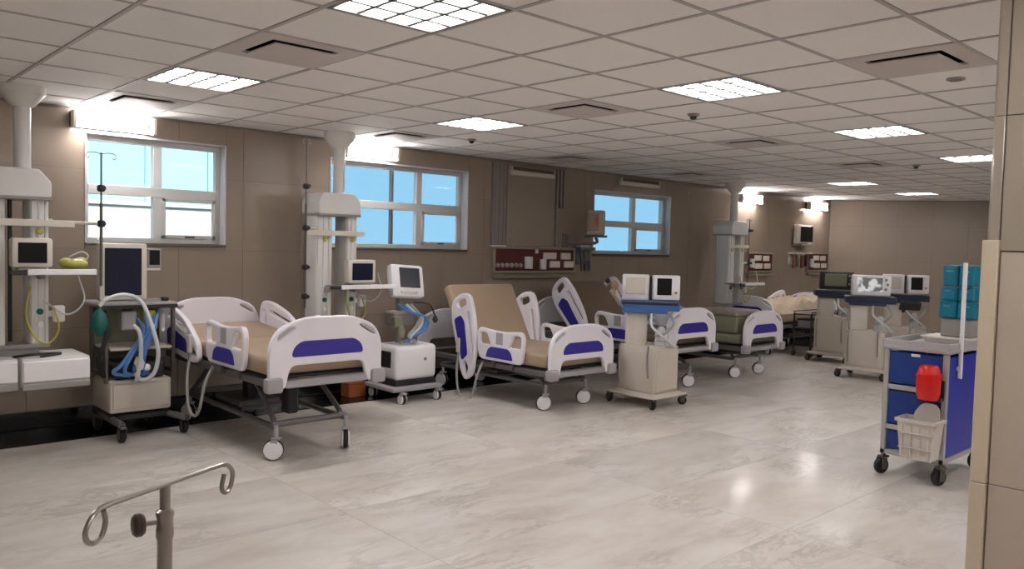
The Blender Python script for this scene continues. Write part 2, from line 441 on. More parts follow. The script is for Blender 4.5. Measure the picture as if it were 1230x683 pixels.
# outside the windows
b = MB(); b.box((0, 0, 1.0), (5.6, .25, 2.0), .02); b.box((0, 0, 2.03), (5.7, .33, .06), .01)
o = b.build('parapet_wall', OUTW, loc=(2.6, 12.2, 0)); tag(o, 'sunlit white wall outside, seen through the leftmost window', 'wall')
b = MB(); b.box((0, 0, 3.2), (4.6, 6, 6.4), .03); b.box((0, 0, 6.45), (4.9, 6.3, .15), .02)
for k in range(3): b.box((-1.5+1.5*k, -3.02, 3.1), (.08, .06, 6.2))
o = b.build('aqua_building', mat('aqua_plaster', (176, 226, 226), .8), loc=(6.6, 23.0, 0)); tag(o, 'pale aqua building outside, behind the sunlit white wall', 'building')
b = MB(); b.box((10, 22.6, -.1), (60, 30, .12)); b.build('outside_ground', OUTG, kind='structure')
# ------------------------------------------------------------------ ceiling lights, diffusers, detectors, wall tubes
pane_me = None
def ceiling_light(i, j, label, lit=True):
    global pane_me
    x, y = GX+.6*i, GY-.6*j
    t = thing('ceiling_light', label, 'ceiling light', (x, y, CZ), 0, 'square louvred ceiling lights')
    b = MB(); s = .29
    for k in (-1, 1):
        b.box((k*(s-.008), 0, .012), (.022, 2*s+.006, .03), .002); b.box((0, k*(s-.008), .012), (2*s+.006, .022, .03), .002)
    for k in (-1, 0, 1):
        b.box((k*.14, 0, .006), (.022, .55, .006)); b.box((0, k*.14, .0065), (.55, .022, .007))
    b.build('louvre_frame', mat('louvre', (128, 124, 120), .5), t)
    if pane_me is None:
        b = MB(); b.box((0, 0, 0), (.126, .126, .004)); o = b.build('lit_pane', PANEL, t, (-.21, -.21, .02)); pane_me = o.data; first = True
    else: first = False
    for a in range(4):
        for c in range(4):
            if first and a == 0 and c == 0: continue
            link('lit_pane', pane_me, t, (-.21+.14*a, -.21+.14*c, .02))
    return t
LL = ['square louvred ceiling light cut by the top edge, nearest the camera', 'square ceiling light in the middle row, just above the dark detector',
      'third ceiling light away in the middle row, right of the second', 'ceiling light in the middle row, half hidden by the pillar',
      'ceiling light above the leftmost window, by the round ceiling outlet', 'ceiling light above the second window from the left',
      'thin looking far ceiling light over the row of ventilators', 'farthest ceiling light, close to the end wall',
      'ceiling light behind the left edge of the photo', 'ceiling light over the camera', 'ceiling light right behind the pillar', 'ceiling light far beyond the pillar on the right']
for (i, j), l in zip(LIGHTS, LL): ceiling_light(i, j, l)

def vent(i, j, label, flip=1):
    x, y = GX+.6*i, GY-.6*j
    t = thing('air_diffuser', label, 'air vent', (x, y, CZ), 0, 'square ceiling air diffusers')
    b = MB(); H = .296; h = .195
    for k in (-1, 1):
        b.box((k*(H+h)/2, 0, .004), (H-h, 2*H, .012)); b.box((0, k*(H+h)/2, .004), (2*h, H-h, .012))
    b.build('diffuser_frame', DIFF, t)
    b = MB(); w = .2
    for k in (-1, 1):
        b.box((k*w, 0, .085), (.008, 2*w, .15)); b.box((0, k*w, .085), (2*w, .008, .15))
    b.box((0, 0, .16), (2*w, 2*w, .008)); b.build('duct_neck', BLACK, t)
    b = MB(); b.box((0, 0, -.012), (.35, .35, .01), .003)
    b.build('centre_plate', DIFF, t)
    for a in (-1, 1):
        for c in (-1, 1): b = MB(); b.cyl((a*.12, c*.12, -.01), (a*.12, c*.12, .158), .004, seg=6); b.build('hanger', BLACK, t)
VL = ['square air diffuser in the ceiling at upper left, between two ceiling lights', 'air diffuser near the top centre, between the second window light and the middle ceiling light',
      'air diffuser in the ceiling above the third pendant column', 'small far air diffuser left of the thin far ceiling lights', 'big air diffuser at upper right beside the pillar',
      'air diffuser right of the third middle row light, near the pillar', 'air diffuser by the lit tubes over the leftmost window', 'air diffuser beside the lit tubes over the second window',
      'air diffuser over the blanked off window panel', 'air diffuser over the third window from the left', 'far air diffuser next to the pillar edge']
for (i, j), l in zip(VENTS, VL): vent(i, j, l)

def detector(x, y, label):
    t = thing('smoke_detector', label, 'detector', (x, y, CZ), 0, 'small round ceiling detectors')
    b = MB(); b.lathe([(.045, 0), (.045, -.012), (.03, -.018)], seg=16); b.build('detector_base', mat('detector_grey', (150, 140, 132), .5), t)
    b = MB(); b.lathe([(.028, -.016), (.022, -.038), (.008, -.044)], seg=14); b.build('sensor_head', DARK, t)
detector(5.19, 3.62, 'small dark detector under the middle ceiling light')
detector(5.10, 6.15, 'small detector below the light over the second window')
detector(9.62, 3.66, 'far small detector right of the far diffuser')
t = thing('recessed_speaker', 'small oval ceiling speaker by the upper right diffuser', 'speaker', (5.09, 1.74, CZ))
b = MB(); b.lathe([(.05, .004), (.05, -.006), (.04, -.009)], seg=18); b.build('speaker_rim', mat('detector_grey', (150, 140, 132), .5), t)
b = MB(); b.lathe([(.036, -.004), (.036, -.0105), (.03, -.0115)], seg=16); b.build('speaker_grille', mat('grille_grey', (110, 104, 98), .6), t)

def tube_light(x, z, length, label, lit=True, y=WY-.012, rz=0.):
    t = thing('tube_light', label, 'wall light', (x, y, z), rz, 'wall tube lights')
    b = MB(); b.box((0, -.02, 0), (length, .035, .13), .006); b.build('batten', mat('batten', (60, 44, 34), .6), t)
    for s in (.052, -.052):
        b = MB(); b.cyl((-length/2+.03, -.10, s), (length/2-.03, -.10, s), .015, seg=12); b.build('lit_tube' if lit else 'tube', TUBEM if lit else TUBEOFF, t)
    for k in (-1, 1):
        b = MB(); b.box((k*(length/2-.018), -.075, 0), (.03, .08, .14), .005); b.build('tube_holder', mat('holder', (190, 184, 176), .5), t)
tube_light(2.14, 2.515, .66, 'pair of glowing wall tubes above the leftmost window')
tube_light(4.66, 2.515, .66, 'pair of glowing wall tubes above the second window, behind the pendant column')
tube_light(12.15, 2.46, .66, 'glowing wall tubes beside the far pendant column')
tube_light(14.5, 2.46, .7, 'glowing wall tubes nearest the far corner')
for k, (xx, l) in enumerate(((-1.2, 'first'), (2.2, 'second'), (5.6, 'third'), (9.0, 'fourth'))):  # extra tubes added out of view to brighten the ceiling
    tube_light(xx, 2.46, 1.2, 'added fill tubes on the unseen wall behind the camera, %s along it' % l, y=-2.99, rz=PI)
def dead_tube(x, z, length, label):
    t = thing('unlit_tube_light', label, 'wall light', (x, WY-.012, z), 0)
    b = MB(); b.box((0, -.035, 0), (length, .06, .06), .008); b.build('batten', TUBEOFF, t)
    b = MB(); b.cyl((-length/2+.04, -.05, .058), (length/2-.03, -.05, .058), .014); b.build('tube', mat('dim_tube', (92, 80, 70), .4), t)
    for k in (-1, 1):
        b = MB(); b.box((k*(length/2-.02), -.045, .04), (.025, .05, .07), .004); b.build('tube_holder', mat('holder', (190, 184, 176), .5), t)
dead_tube(7.05, 2.47, .78, 'unlit white tube fitting on the blanked off panel')
dead_tube(9.2, 2.49, .9, 'unlit tube fitting above the third window')
# ------------------------------------------------------------------ hospital beds
FB_ = rounded([(-.45, .0), (-.452, .30), (-.39, .415), (-.20, .492), (.20, .492), (.39, .415), (.452, .30), (.45, .0), (.33, .0), (.29, .155), (-.29, .155), (-.33, 0)],
              [.02, .08, .10, .2, .2, .10, .08, .02, .02, .05, .05, .02], 5)
def boardmesh(): return plate(FB_, [rounded([(-.395, .335), (-.285, .395), (-.25, .425), (-.30, .425), (-.385, .375)], .02, 3)[::-1],
                                  rounded([(.395, .335), (.285, .395), (.25, .425), (.30, .425), (.385, .375)], .02, 3)], .045, .012)
BOARD = boardmesh()
BOARDP = plate(rounded([(-.29, .215), (.29, .215), (.27, .285), (.21, .325), (-.21, .325), (-.27, .285)], .03, 4), [], .012, .004)
GRIP = plate(rounded([(-.42, .325), (-.30, .405), (-.22, .438), (-.28, .44), (-.40, .385)], .03, 4), [], .03, .004)
HEADR = plate(rounded([(-.45, .02), (-.36, -.02), (.22, -.02), (.40, .04), (.44, .20), (.40, .345), (.20, .36), (-.16, .30), (-.42, .15)], [.05, .06, .1, .1, .1, .07, .2, .25, .07], 5),
              [rounded([(.29, .12), (.375, .12), (.37, .27), (.30, .27)], .04, 3), rounded([(-.41, .045), (-.27, .04), (-.24, .085), (-.33, .115)], .03, 3),
               rounded([(-.20, .205), (.22, .255), (.22, .285), (-.18, .24)], .012, 2)], .045, .014)
HEADP = plate(rounded([(-.24, .035), (.20, .035), (.22, .15), (.14, .19), (-.20, .145)], .03, 4), [], .012, .004)
FOOTR = plate(rounded([(-.33, .06), (-.30, 0), (.28, 0), (.33, .06), (.35, .26), (.31, .325), (.06, .30), (-.06, .30), (-.31, .325), (-.35, .26)], [.04, .05, .05, .04, .05, .05, .05, .05, .05, .05], 4),
              [rounded([(-.305, .155), (-.13, .155), (-.20, .275), (-.31, .275)], .03, 3), rounded([(.305, .155), (.13, .155), (.20, .275), (.31, .275)], .03, 3)], .045, .014)
FOOTP = plate(rounded([(-.20, .03), (.20, .03), (.17, .11), (.12, .14), (-.12, .14), (-.17, .11)], .02, 3), [], .012, .004)
def caster(root, x, y, r=.075, white=True, stem=.1, turn=0., name='caster'):
    R_ = RZ(turn)
    b = MB(); b.cyl((0, 0, 2*r+.005), (0, 0, 2*r+stem), .016); b.box((0, 0, 2*r+.008), (.05, .07, .016), .004)
    for k in (-1, 1): b.box((k*.026, .012, 1.3*r), (.008, .05, 1.4*r), .003)
    c = b.build(name, GREYB if white else DSTEEL, root, (x, y, 0)); c.rotation_euler = (0, 0, turn)
    b = MB(); b.lathe([(r*.5, -.018), (r*.92, -.017), (r, -.009), (r, .009), (r*.92, .017), (r*.5, .018)], (0, .018, r), 20, (1, 0, 0)); b.build('wheel', RUBBER, c)
    if white:
        b = MB()
        for k in (-1, 1): b.lathe([(r*.93, 0), (r*.86, .010*k), (r*.3, .014*k), (r*.05, .014*k)], (k*.019, .018, r), 18, (1, 0, 0))
        b.build('wheel_cover', WHITE, c)
    return c
def make_bed(label, loc, rz, zb, back=8., vinyl=None, mw=.84, head_rail=None, foot_rails=(1, 1), head_rails=(1, 1), hose=True, head_tilt=None, front_turn=.9):
    root = thing('hospital_bed', label, 'bed', (loc[0], loc[1], 0), rz, 'motorised hospital beds')
    L = 2.06; MT_ = vinyl or MATT
    # base on four casters
    b = MB()
    for s in (-1, 1): b.tube([(s*.285, .24, .235), (s*.285, 1.82, .235)], .022)
    for yy in (.24, 1.82): b.tube([(-.30, yy, .25), (.30, yy, .25)], .024)
    b.tube([(-.2, .95, .235), (.2, .95, .235)], .02); b.box((0, 1.3, .25), (.34, .5, .05), .01)
    b.build('base_frame', FRAME, root)
    for s in (-1, 1):
        for yy in (.22, 1.82): caster(root, s*.285, yy-.02, turn=(1.0 if s < 0 else front_turn) if yy < 1 else .3)
    # lifting arms and columns between base and deck
    for s in (-1, 1):
        b = MB(); b.tube([(s*.27, .26, .25), (s*.27, .30, .30), (s*.25, .62, zb-.02), (s*.25, .80, zb+.02)], .02, smooth=4)
        b.build('lift_arm', FRAME, root)
        b = MB(); b.tube([(s*.27, 1.80, .25), (s*.25, 1.40, zb+.02)], .02); b.build('lift_arm', FRAME, root)
    for yy in (.55, 1.25): b = MB(); b.box((0, yy, (.26+zb)/2), (.09, .11, zb-.24), .01); b.build('actuator', DARK, root)
    # deck
    b = MB()
    for s in (-1, 1): b.box((s*.40, L/2, zb+.045), (.035, L-.1, .055), .006)
    for yy in (.08, .7, 1.25, L-.08): b.box((0, yy, zb+.045), (.80, .04, .045), .006)
    b.build('deck_frame', FRAME, root)
    b = MB(); b.box((0, .66, zb+.085), (.80, 1.16, .02), .004); b.build('deck_panel', DARK, root)
    th = math.radians(back); hy, hz = 1.24, zb+.10
    b = MB(); R_ = RX(th); c = Vector((0, hy, hz))+R_ @ Vector((0, .37, -.012)); b.box(c, (.78, .74, .02), .004, R_); b.build('back_panel', DARK, root)
    # mattress in two sections
    b = MB(); b.box((0, .65, zb+.165), (.84, 1.16, .13), .035, seg=3); ms = b.build('mattress', MT_, root)
    b = MB(); c = Vector((0, hy, hz))+R_ @ Vector((0, .37, .065)); b.box(c, (mw, .80, .12), .035, R_, 3); b.build('backrest', MT_, root)
    # boards
    for nm, y, nrm in (('footboard', 0, 1), ('headboard', L, -1)):
        M = PM((1, 0, 0), (0, 0, 1), (0, y, zb+.02))
        b = MB(); b.mesh(BOARD, M); fb = b.build(nm, LILAC, root)
        b = MB(); b.mesh(BOARDP, Matrix.Translation((0, -.022*nrm, 0)) @ M); lab(b.build('board_panel', BLUEP, fb), 'violet-blue panel')
        for s in (1, -1):
            b = MB(); b.mesh(GRIP, M @ Matrix.Diagonal((s, 1, 1, 1))); b.build('hand_grip', mat('grip_grey', (186, 178, 186), .5), fb)
        b = MB(); b.box((0, y, zb+.045), (.66, .05, .05), .01)
        for s in (-1, 1): b.box((s*.415, y-.01*nrm, zb+.05), (.12, .085, .105), .02, seg=2)
        b.build('bumper_bar', GREYB, root)
    # rails
    ht = th if head_tilt is None else math.radians(head_tilt)
    for s, on in zip((-1, 1), foot_rails):
        if not on: continue
        M = PM((0, 1, 0), (0, 0, 1), (s*.455, .67, zb+.10))
        b = MB(); b.mesh(FOOTR, M); fr = b.build('foot_side_rail', LILAC, root)
        b = MB(); b.mesh(FOOTP, Matrix.Translation((s*.022, 0, 0)) @ M); lab(b.build('rail_panel', BLUEP, fr), 'violet-blue panel')
        b = MB(); b.box((s*.475, .67, zb+.33), (.012, .10, .12), .004); b.build('keypad', GREYB, fr)
        for yy in (.53, .81): b = MB(); b.box((s*.43, yy, zb+.09), (.03, .04, .12), .005); b.build('rail_bracket', FRAME, root)
    for s, on in zip((-1, 1), head_rails):
        if not on: continue
        cc = Vector((s*.455, hy, hz))+RX(ht) @ Vector((0, .36, -.03) if ht < .3 else (0, .19, -.06) if ht > .9 else (0, .30, -.06))
        M = PM((0, math.cos(ht), math.sin(ht)), (0, -math.sin(ht), math.cos(ht)), cc)
        b = MB(); b.mesh(HEADR, M); hr = b.build('head_side_rail', LILAC, root)
        b = MB(); b.mesh(HEADP, Matrix.Translation((s*.022, 0, 0)) @ M); lab(b.build('rail_panel', BLUEP, hr), 'violet-blue panel')
        b = MB()
        q = cc+RX(ht) @ Vector((0, -.05, .02)); b.box((s*.43, q.y, q.z), (.03, .05, .12), .005, RX(ht))
        b.build('rail_bracket', FRAME, root)
    if hose:
        b = MB(); b.tube([(-.47, 1.30, zb+.16), (-.50, 1.30, zb-.05), (-.51, 1.25, zb-.28), (-.51, 1.14, zb-.345), (-.51, 1.03, zb-.28), (-.49, .98, zb-.08), (-.43, .97, zb+.06)], .012, smooth=6)
        b.build('control_cable', HOSEG, root)
        b = MB(); b.box((-.485, 1.30, zb+.2), (.028, .055, .15), .008); b.build('hand_control', CREAM, root)
    return root
make_bed('leftmost hospital bed, raised high, flat mattress, footboard with violet-blue strip', (2.93, 5.10), 0, .53, 5, front_turn=-.5)
make_bed('hospital bed with tan backrest steeply raised, under the maroon outlet board', (5.76, 5.20), 0, .325, 60, head_tilt=72, mw=.93)
make_bed('hospital bed mostly hidden behind the square based ventilator, left rail tilted up', (7.5, 5.15), 0, .43, 46, hose=False, vinyl=mat('darker_vinyl', (112, 92, 72), .5))  # mattress and backrest in a darker tone than the tan ones
make_bed('low hospital bed below the far pendant column, foot end on white wheels', (9.12, 5.20), 0, .335, 6, foot_rails=(0, 0), hose=False, vinyl=OLIVE)
make_bed('farthest hospital bed, parked sideways by the wall under a sandy blanket', (11.1, 6.62), -PI/2, .39, 10, hose=False, foot_rails=(1, 0), head_rails=(1, 0))
t = thing('blanket', 'crumpled sandy blanket heaped on the farthest bed', 'blanket', (12.1, 6.62, .625))
b = MB(); n = 18
vs = [[b.bm.verts.new((-.75+1.5*i/n, -.42+.84*j/8, (.0 if (i in (0, n) or j in (0, 8)) else .05+.16*(i/n)+.035*math.sin(i*1.9+j*.8)+.03*math.sin(j*2.3-i*.7)))) for j in range(9)] for i in range(n+1)]
for i in range(n):
    for j in range(8): b.bm.faces.new((vs[i][j], vs[i+1][j], vs[i+1][j+1], vs[i][j+1]))
lo = [[b.bm.verts.new((v.co.x, v.co.y, -.012)) for v in row] for row in vs]
for i in range(n):
    for j in range(8): b.bm.faces.new((lo[i][j+1], lo[i+1][j+1], lo[i+1][j], lo[i][j]))
edge = [(i, 0) for i in range(n)]+[(n, j) for j in range(8)]+[(i, 8) for i in range(n, 0, -1)]+[(0, j) for j in range(8, 0, -1)]
for (i, j), (k, l) in zip(edge, edge[1:]+edge[:1]): b.bm.faces.new((vs[i][j], vs[k][l], lo[k][l], lo[i][j]))
b.build('blanket_cloth', SAND, t)
t = thing('folded_pad', 'folded olive grey pad lying on the low bed with the foot end on white wheels', 'pad', (8.96, 5.62, .566))
for k, (z, h_) in enumerate(((.105, .21), (.245, .07))):
    b = MB(); b.box((0, .0, z), (.56-.01*k, .62-.01*k, h_), .025, seg=3); b.build('pad_layer', [OLIVE, mat('pad_grey', (150, 142, 130), .6)][k], t)
t = thing('floor_box', 'small orange brown box on the black border under the leftmost bed', 'box', (4.36, 7.05, .002))
b = MB(); b.box((0, 0, .07), (.20, .16, .14), .006); bb2 = b.build('box_body', mat('box_orange', (150, 84, 40), .7), t)
b = MB(); b.box((0, 0, .142), (.21, .17, .02), .004); b.build('box_lid', MATS['box_orange'], t)
t = thing('wire_trolley', 'dark tubular trolley of boxes standing in front of the farthest bed', 'trolley', (12.0, 5.95, 0))
for a in (-.42, .42):
    for c in (-.14, .14): b = MB(); b.cyl((a, c, .09), (a, c, .66), .014); b.build('post', DARK, t); caster(t, a, c-.018, r=.035, white=False, stem=.02)
for z in (.16, .42, .64):
    b = MB(); b.box((0, 0, z), (.86, .30, .02), .004)
    for c in (-.15, .15): b.tube([(-.43, c, z+.04), (.43, c, z+.04)], .008)
    b.build('shelf', DARK, t)
for k in range(3):
    bt = thing('supply_box', ['grey supply box on the dark trolley, left end', 'black supply box in the middle of the dark trolley', 'pale supply box on the dark trolley, right end'][k], 'box', (12.0-.28+.28*k, 5.95, .43))
    b = MB(); b.box((0, 0, .062), (.22, .20, .12), .008); b.build('box_body', [PENDG, DARK, BEIGE][k], bt)
    b = MB(); b.box((0, 0, .13), (.235, .215, .02), .005); b.build('box_lid', [DARK, PENDG, CREAM][k], bt)
# ------------------------------------------------------------------ ceiling pendants and what they carry
def wb(b, name, material, parent, kind=None):
    "build a mesh given in world coordinates under a thing (or one of its parts)"
    top = parent
    while top.parent: top = top.parent
    M = Matrix.Translation(top.location) @ Matrix.Rotation(top.rotation_euler[2], 4, 'Z')
    bmesh.ops.transform(b.bm, matrix=M.inverted(), verts=b.bm.verts[:])
    return b.build(name, material, parent, kind=kind)
def pendant(x, y, label, shelf, shelf_z, rail, drawers=True):
    t = thing('ceiling_pendant', label, 'medical pendant', (x, y, 0), 0, 'ceiling medical pendants')
    b = MB(); b.lathe([(.15, CZ+.004), (.15, CZ-.05), (.085, CZ-.13), (.065, CZ-.145)], seg=20); b.build('ceiling_cap', PEND, t)
    b = MB(); b.lathe([(.056, CZ-.10), (.056, 2.0)], seg=20); b.build('column', PEND, t)
    b = MB(); P = [(-.30, 1.83), (.15, 1.83), (.15, 1.94), (.07, 2.03), (-.26, 2.03), (-.30, 1.96)]
    b.mesh(plate(rounded(P, .02, 3), [], .34, .01), PM((1, 0, 0), (0, 0, 1), (0, 0, 0))); b.build('housing', PEND, t)
    b = MB(); b.box((-.075, 0, 1.822), (.45, .335, .022), .004); b.build('housing_seal', PENDG, t)
    for nm, xa, xc in (('service_column', -.295, -.125), ('service_column', .02, .145)):
        b = MB(); w = xc-xa; b.box(((xa+xc)/2, .0, 1.30), (w, .22, 1.06), .02, seg=2)
        for k in range(3): b.box((xa+w*(k+.5)/3, -.112, 1.30), (w/3-.02, .014, 1.02), .005)
        c = b.build(nm, PEND, t)
        for k in range(3):
            b = MB(); b.lathe([(.022, 0), (.022, .012), (.014, .018)], ((xa+xc)/2, -.119, 1.02-.09*k+.75*(k == 2)), 12, (0, -1, 0)); b.build('gas_outlet', [GREEN, WHITE, YEL][k], c)
    b = MB(); b.cyl((-.075, .02, .80), (-.075, .02, 1.82), .014); b.build('cable_post', DARK, t)
    b = MB(); b.box(((rail[0]+rail[1])/2, -.15, 1.65), (rail[1]-rail[0], .02, .05), .004)
    for xx in (-.2, .08): b.box((xx, -.13, 1.65), (.03, .05, .03))
    b.build('equipment_rail', CREAM, t)
    b = MB(); b.box(((shelf[0]+shelf[1])/2, -.24, shelf_z), (shelf[1]-shelf[0], .34, .022), .006)
    for xx in (-.2, .08): b.box((xx, -.12, shelf_z-.03), (.03, .16, .05), .004)
    sh = b.build('shelf', PENDG, t)
    b = MB(); b.box(((shelf[0]+shelf[1])/2, -.418, shelf_z+.004), (shelf[1]-shelf[0]+.01, .018, .04), .005); lab(b.build('shelf_edge', WHITE, sh), 'white shelf edge')
    b = MB(); b.box((shelf[0]-.05, -.40, shelf_z), (.11, .035, .032), .008); b.build('brake_handle', DARK, sh)
    b = MB(); b.box((-.075, 0, .775), (.44, .26, .03), .006); b.build('foot_plate', PENDG, t)
    b = MB(); b.tube([(.02, -.13, 1.2), (-.02, -.2, 1.0), (.04, -.2, .84), (.12, -.2, .80), (.18, -.22, .9), (.16, -.18, 1.05)], .007, smooth=5); b.build('yellow_hose', YEL, t)
    b = MB(); b.tube([(.1, -.13, 1.1), (.24, -.2, 1.0), (.34, -.24, 1.1), (.30, -.24, 1.28)], .006, smooth=5); b.build('clear_tube', HOSEW, t)
    b = MB(); b.box((.205, -.11, 1.0), (.075, .05, .12), .01); b.box((.165, -.08, 1.0), (.05, .03, .04)); b.build('socket_box', WHITE, t)
    if drawers:
        for k, (xa, xc, dy) in enumerate(((-.07, .36, 0.), (-.53, -.085, .03))):
            b = MB(); b.box(((xa+xc)/2, -.09+dy, .61), (xc-xa, .44, .20), .012, seg=2); dr = b.build('drawer_unit', PEND, t)
            b = MB(); b.box(((xa+xc)/2, -.318+dy, .62), (xc-xa-.004, .02, .15), .01); f = b.build('drawer_front', WHITE, dr)
            b = MB(); b.box(((xa+xc)/2, -.318+dy, .515), (xc-xa-.004, .022, .045), .006); b.build('handle_strip', PENDG, dr)
        b = MB(); b.box((-.075, 0, .735), (.3, .2, .06), .006); b.build('drawer_mount', PENDG, t)
        b = MB(); b.tube([(-.10, -.2, .716), (.0, -.24, .73), (.1, -.18, .722), (.18, -.26, .73), (.05, -.28, .718)], .010, smooth=5); b.build('coiled_cable', DARK, t)
    return t
pendant(1.33, 6.60, 'leftmost ceiling pendant column, with drawers, beside the leftmost window', (-.05, .37), 1.31, (-.2, .30))
pendant(4.05, 6.87, 'middle ceiling pendant column in front of the second window', (-.2, .38), 1.15, (-.42, .2), False)
pendant(10.88, 6.78, 'far ceiling pendant column beside glowing wall tubes', (-.3, .25), 1.09, (-.36, .2), False)

def patient_monitor(x, y, z, w, h, label, rz=0., scr=SCREEN):
    t = thing('patient_monitor', label, 'monitor', (x, y, z), rz)
    b = MB(); b.box((0, .02, h/2+.012), (w, .10, h-.012), .018, seg=2); b.build('monitor_case', CREAM, t)
    b = MB(); b.box((.0, -.032, h/2+.012), (w-.075, .008, h-.075), .003); b.build('screen', scr, t)
    b = MB(); b.box((0, .02, .008), (w*.7, .09, .016), .004); b.build('monitor_foot', PENDG, t)
patient_monitor(1.325, 6.30, 1.3235, .25, .215, 'small pale monitor with black screen on the leftmost pendant shelf')
patient_monitor(4.13, 6.58, 1.1635, .30, .235, 'small pale monitor with navy screen on the middle pendant shelf', scr=SCREENB)

t = thing('tubing_bag', 'yellow green bag of tubing lying on the leftmost pendant shelf', 'bag', (1.60, 6.36, 1.3235))
b = MB(); b.ball((0, 0, .042), .095, (1, .8, .42), 14); b.ball((.05, .02, .06), .05, (1, .8, .6)); b.ball((-.05, -.01, .055), .05, (1, .9, .6)); b.build('bag_body', mat('yellow_green_film', (168, 168, 84), .4), t)
b = MB(); b.tube([(.07, 0, .05), (.09, -.02, .1), (.05, -.03, .13), (0, -.02, .11), (-.03, 0, .09)], .006, smooth=4); b.build('tubing', HOSEW, t)
def iv_pole(x, y, z0, z1, label, clamps, arm, hook=.09):
    t = thing('iv_pole', label, 'drip pole', (x, y, z0), 0)
    b = MB(); b.cyl((0, 0, 0), (0, 0, (z1-z0)*.62), .011); b.cyl((0, 0, (z1-z0)*.6), (0, 0, z1-z0), .007); b.build('pole', DSTEEL, t)
    for s in (-1, 1):
        b = MB(); b.tube([(0, 0, z1-z0-.01), (s*hook*.5, 0, z1-z0), (s*hook, 0, z1-z0-.004), (s*(hook+.012), 0, z1-z0-.03), (s*hook, 0, z1-z0-.045), (s*(hook-.012), 0, z1-z0-.03)], .0035, 6, smooth=3); b.build('hook', STEEL, t)
    for c in clamps:
        b = MB(); b.box((0, 0, c-z0), (.05, .05, .05), .01); b.cyl((0, -.02, c-z0), (0, -.06, c-z0), .018); b.build('clamp', DARK, t)
    b = MB(); b.tube([(0, 0, arm[2]-z0), (arm[0]-x, arm[1]-y, arm[2]-z0)], .013); b.box((arm[0]-x, arm[1]-y, arm[2]-z0), (.03, .03, .05), .004); b.build('support_arm', CREAM, t)
iv_pole(1.80, 6.42, 1.20, 2.18, 'dark drip pole with hooks in front of the leftmost window', (1.66, 1.92), (1.49, 6.53, 1.66))
iv_pole(3.62, 6.72, .95, 2.50, 'tall thin drip pole with black clamps left of the middle pendant', (2.07, 1.69, 1.33, 1.06), (3.74, 6.76, 1.69), .03)
iv_pole(11.14, 6.66, 1.0, 2.08, 'thin drip pole on the far pendant column', (1.9, 1.4), (11.05, 6.70, 1.4), .06)

# ------------------------------------------------------------------ ventilator machine with the large dark screen (left)
t = thing('anaesthesia_machine', 'tall anaesthesia machine with big dark screen, green bag and white hoses', 'medical machine', (2.13, 6.72, 0))
b = MB(); b.box((2.13, 6.80, .165), (.46, .46, .05), .01); wb(b, 'base_plate', DARK, t)
for s, px in ((-1, 1.95), (1, 2.44)):
    b = MB(); b.tube([(2.13+s*.2, 6.95, .16), (2.13+s*.21, 6.62, .16), (px, 6.42, .135)], .028, smooth=3); wb(b, 'base_leg', FRAME, t)
for cx_, cy_ in ((-.18, -.30), (.31, -.24), (-.2, .25), (.2, .25)): caster(t, cx_, cy_, r=.055, white=False, stem=.03)
b = MB(); b.box((2.12, 6.74, .335), (.46, .44, .25), .018, seg=2); bx_ = wb(b, 'absorber_box', BEIGE, t)
b = MB(); b.box((2.12, 6.515, .34), (.42, .012, .19), .005); wb(b, 'front_cover', BEIGE, bx_)
for s in (-1, 1):
    for yy in (6.58, 6.95): b = MB(); b.box((2.13+s*.25, yy, .74), (.03, .035, .60), .006); wb(b, 'upright', DSTEEL, t)
    b = MB(); b.box((2.13+s*.25, 6.77, .50), (.022, .36, .03), .004); wb(b, 'side_rail', DSTEEL, t)
b = MB(); b.box((2.13, 6.97, .75), (.48, .03, .60), .006); wb(b, 'back_panel', OLIVE, t)
b = MB(); b.box((2.13, 6.74, .70), (.46, .40, .02), .004); wb(b, 'lower_tray', BEIGE, t)
b = MB(); b.box((2.12, 6.70, .53), (.38, .32, .13), .02); wb(b, 'dark_bay', DARK, t)
b = MB(); b.box((2.10, 6.73, 1.045), (.58, .46, .035), .01); tb = wb(b, 'work_top', PENDG, t)
b = MB(); b.box((2.10, 6.505, 1.03), (.58, .018, .03), .004); wb(b, 'front_rail', DARK, tb)
b = MB(); b.box((2.33, 6.62, 1.078), (.05, .05, .03), .006); wb(b, 'knob_block', DARK, tb)
b = MB(); b.cyl((2.07, 6.85, 1.06), (2.07, 6.85, 1.2), .03); b.box((2.06, 6.80, 1.29), (.355, .10, .45), .014, seg=2); mo = wb(b, 'monitor', CREAM, t)
b = MB(); b.box((2.055, 6.746, 1.29), (.275, .01, .375), .003); wb(b, 'screen', SCREENB, mo)
b = MB(); b.box((2.30, 6.80, 1.40), (.11, .06, .16), .008); m2_ = wb(b, 'side_module', PENDG, t)
b = MB(); b.box((2.30, 6.768, 1.405), (.08, .008, .12), .003); wb(b, 'screen', SCREEN, m2_)
b = MB(); b.box((2.29, 6.80, 1.31), (.12, .05, .02), .004); wb(b, 'module_shelf', CREAM, m2_)
b = MB(); b.lathe([(.012, .10), (.045, .06), (.058, 0), (.05, -.06), (.022, -.105)], (1.80, 6.46, .93), 16); b.cyl((1.80, 6.46, 1.02), (1.80, 6.46, 1.05), .014); lab(wb(b, 'breathing_bag', GREEN, t), 'green breathing bag')
b = MB(); b.tube([(1.80, 6.46, 1.05), (1.85, 6.45, 1.10), (1.97, 6.44, 1.13), (2.08, 6.42, 1.08), (2.14, 6.38, .92), (2.19, 6.36, .70), (2.17, 6.38, .53), (2.10, 6.42, .47), (2.05, 6.46, .52)], .016, 10, smooth=6); wb(b, 'corrugated_hose', HOSEW, t)
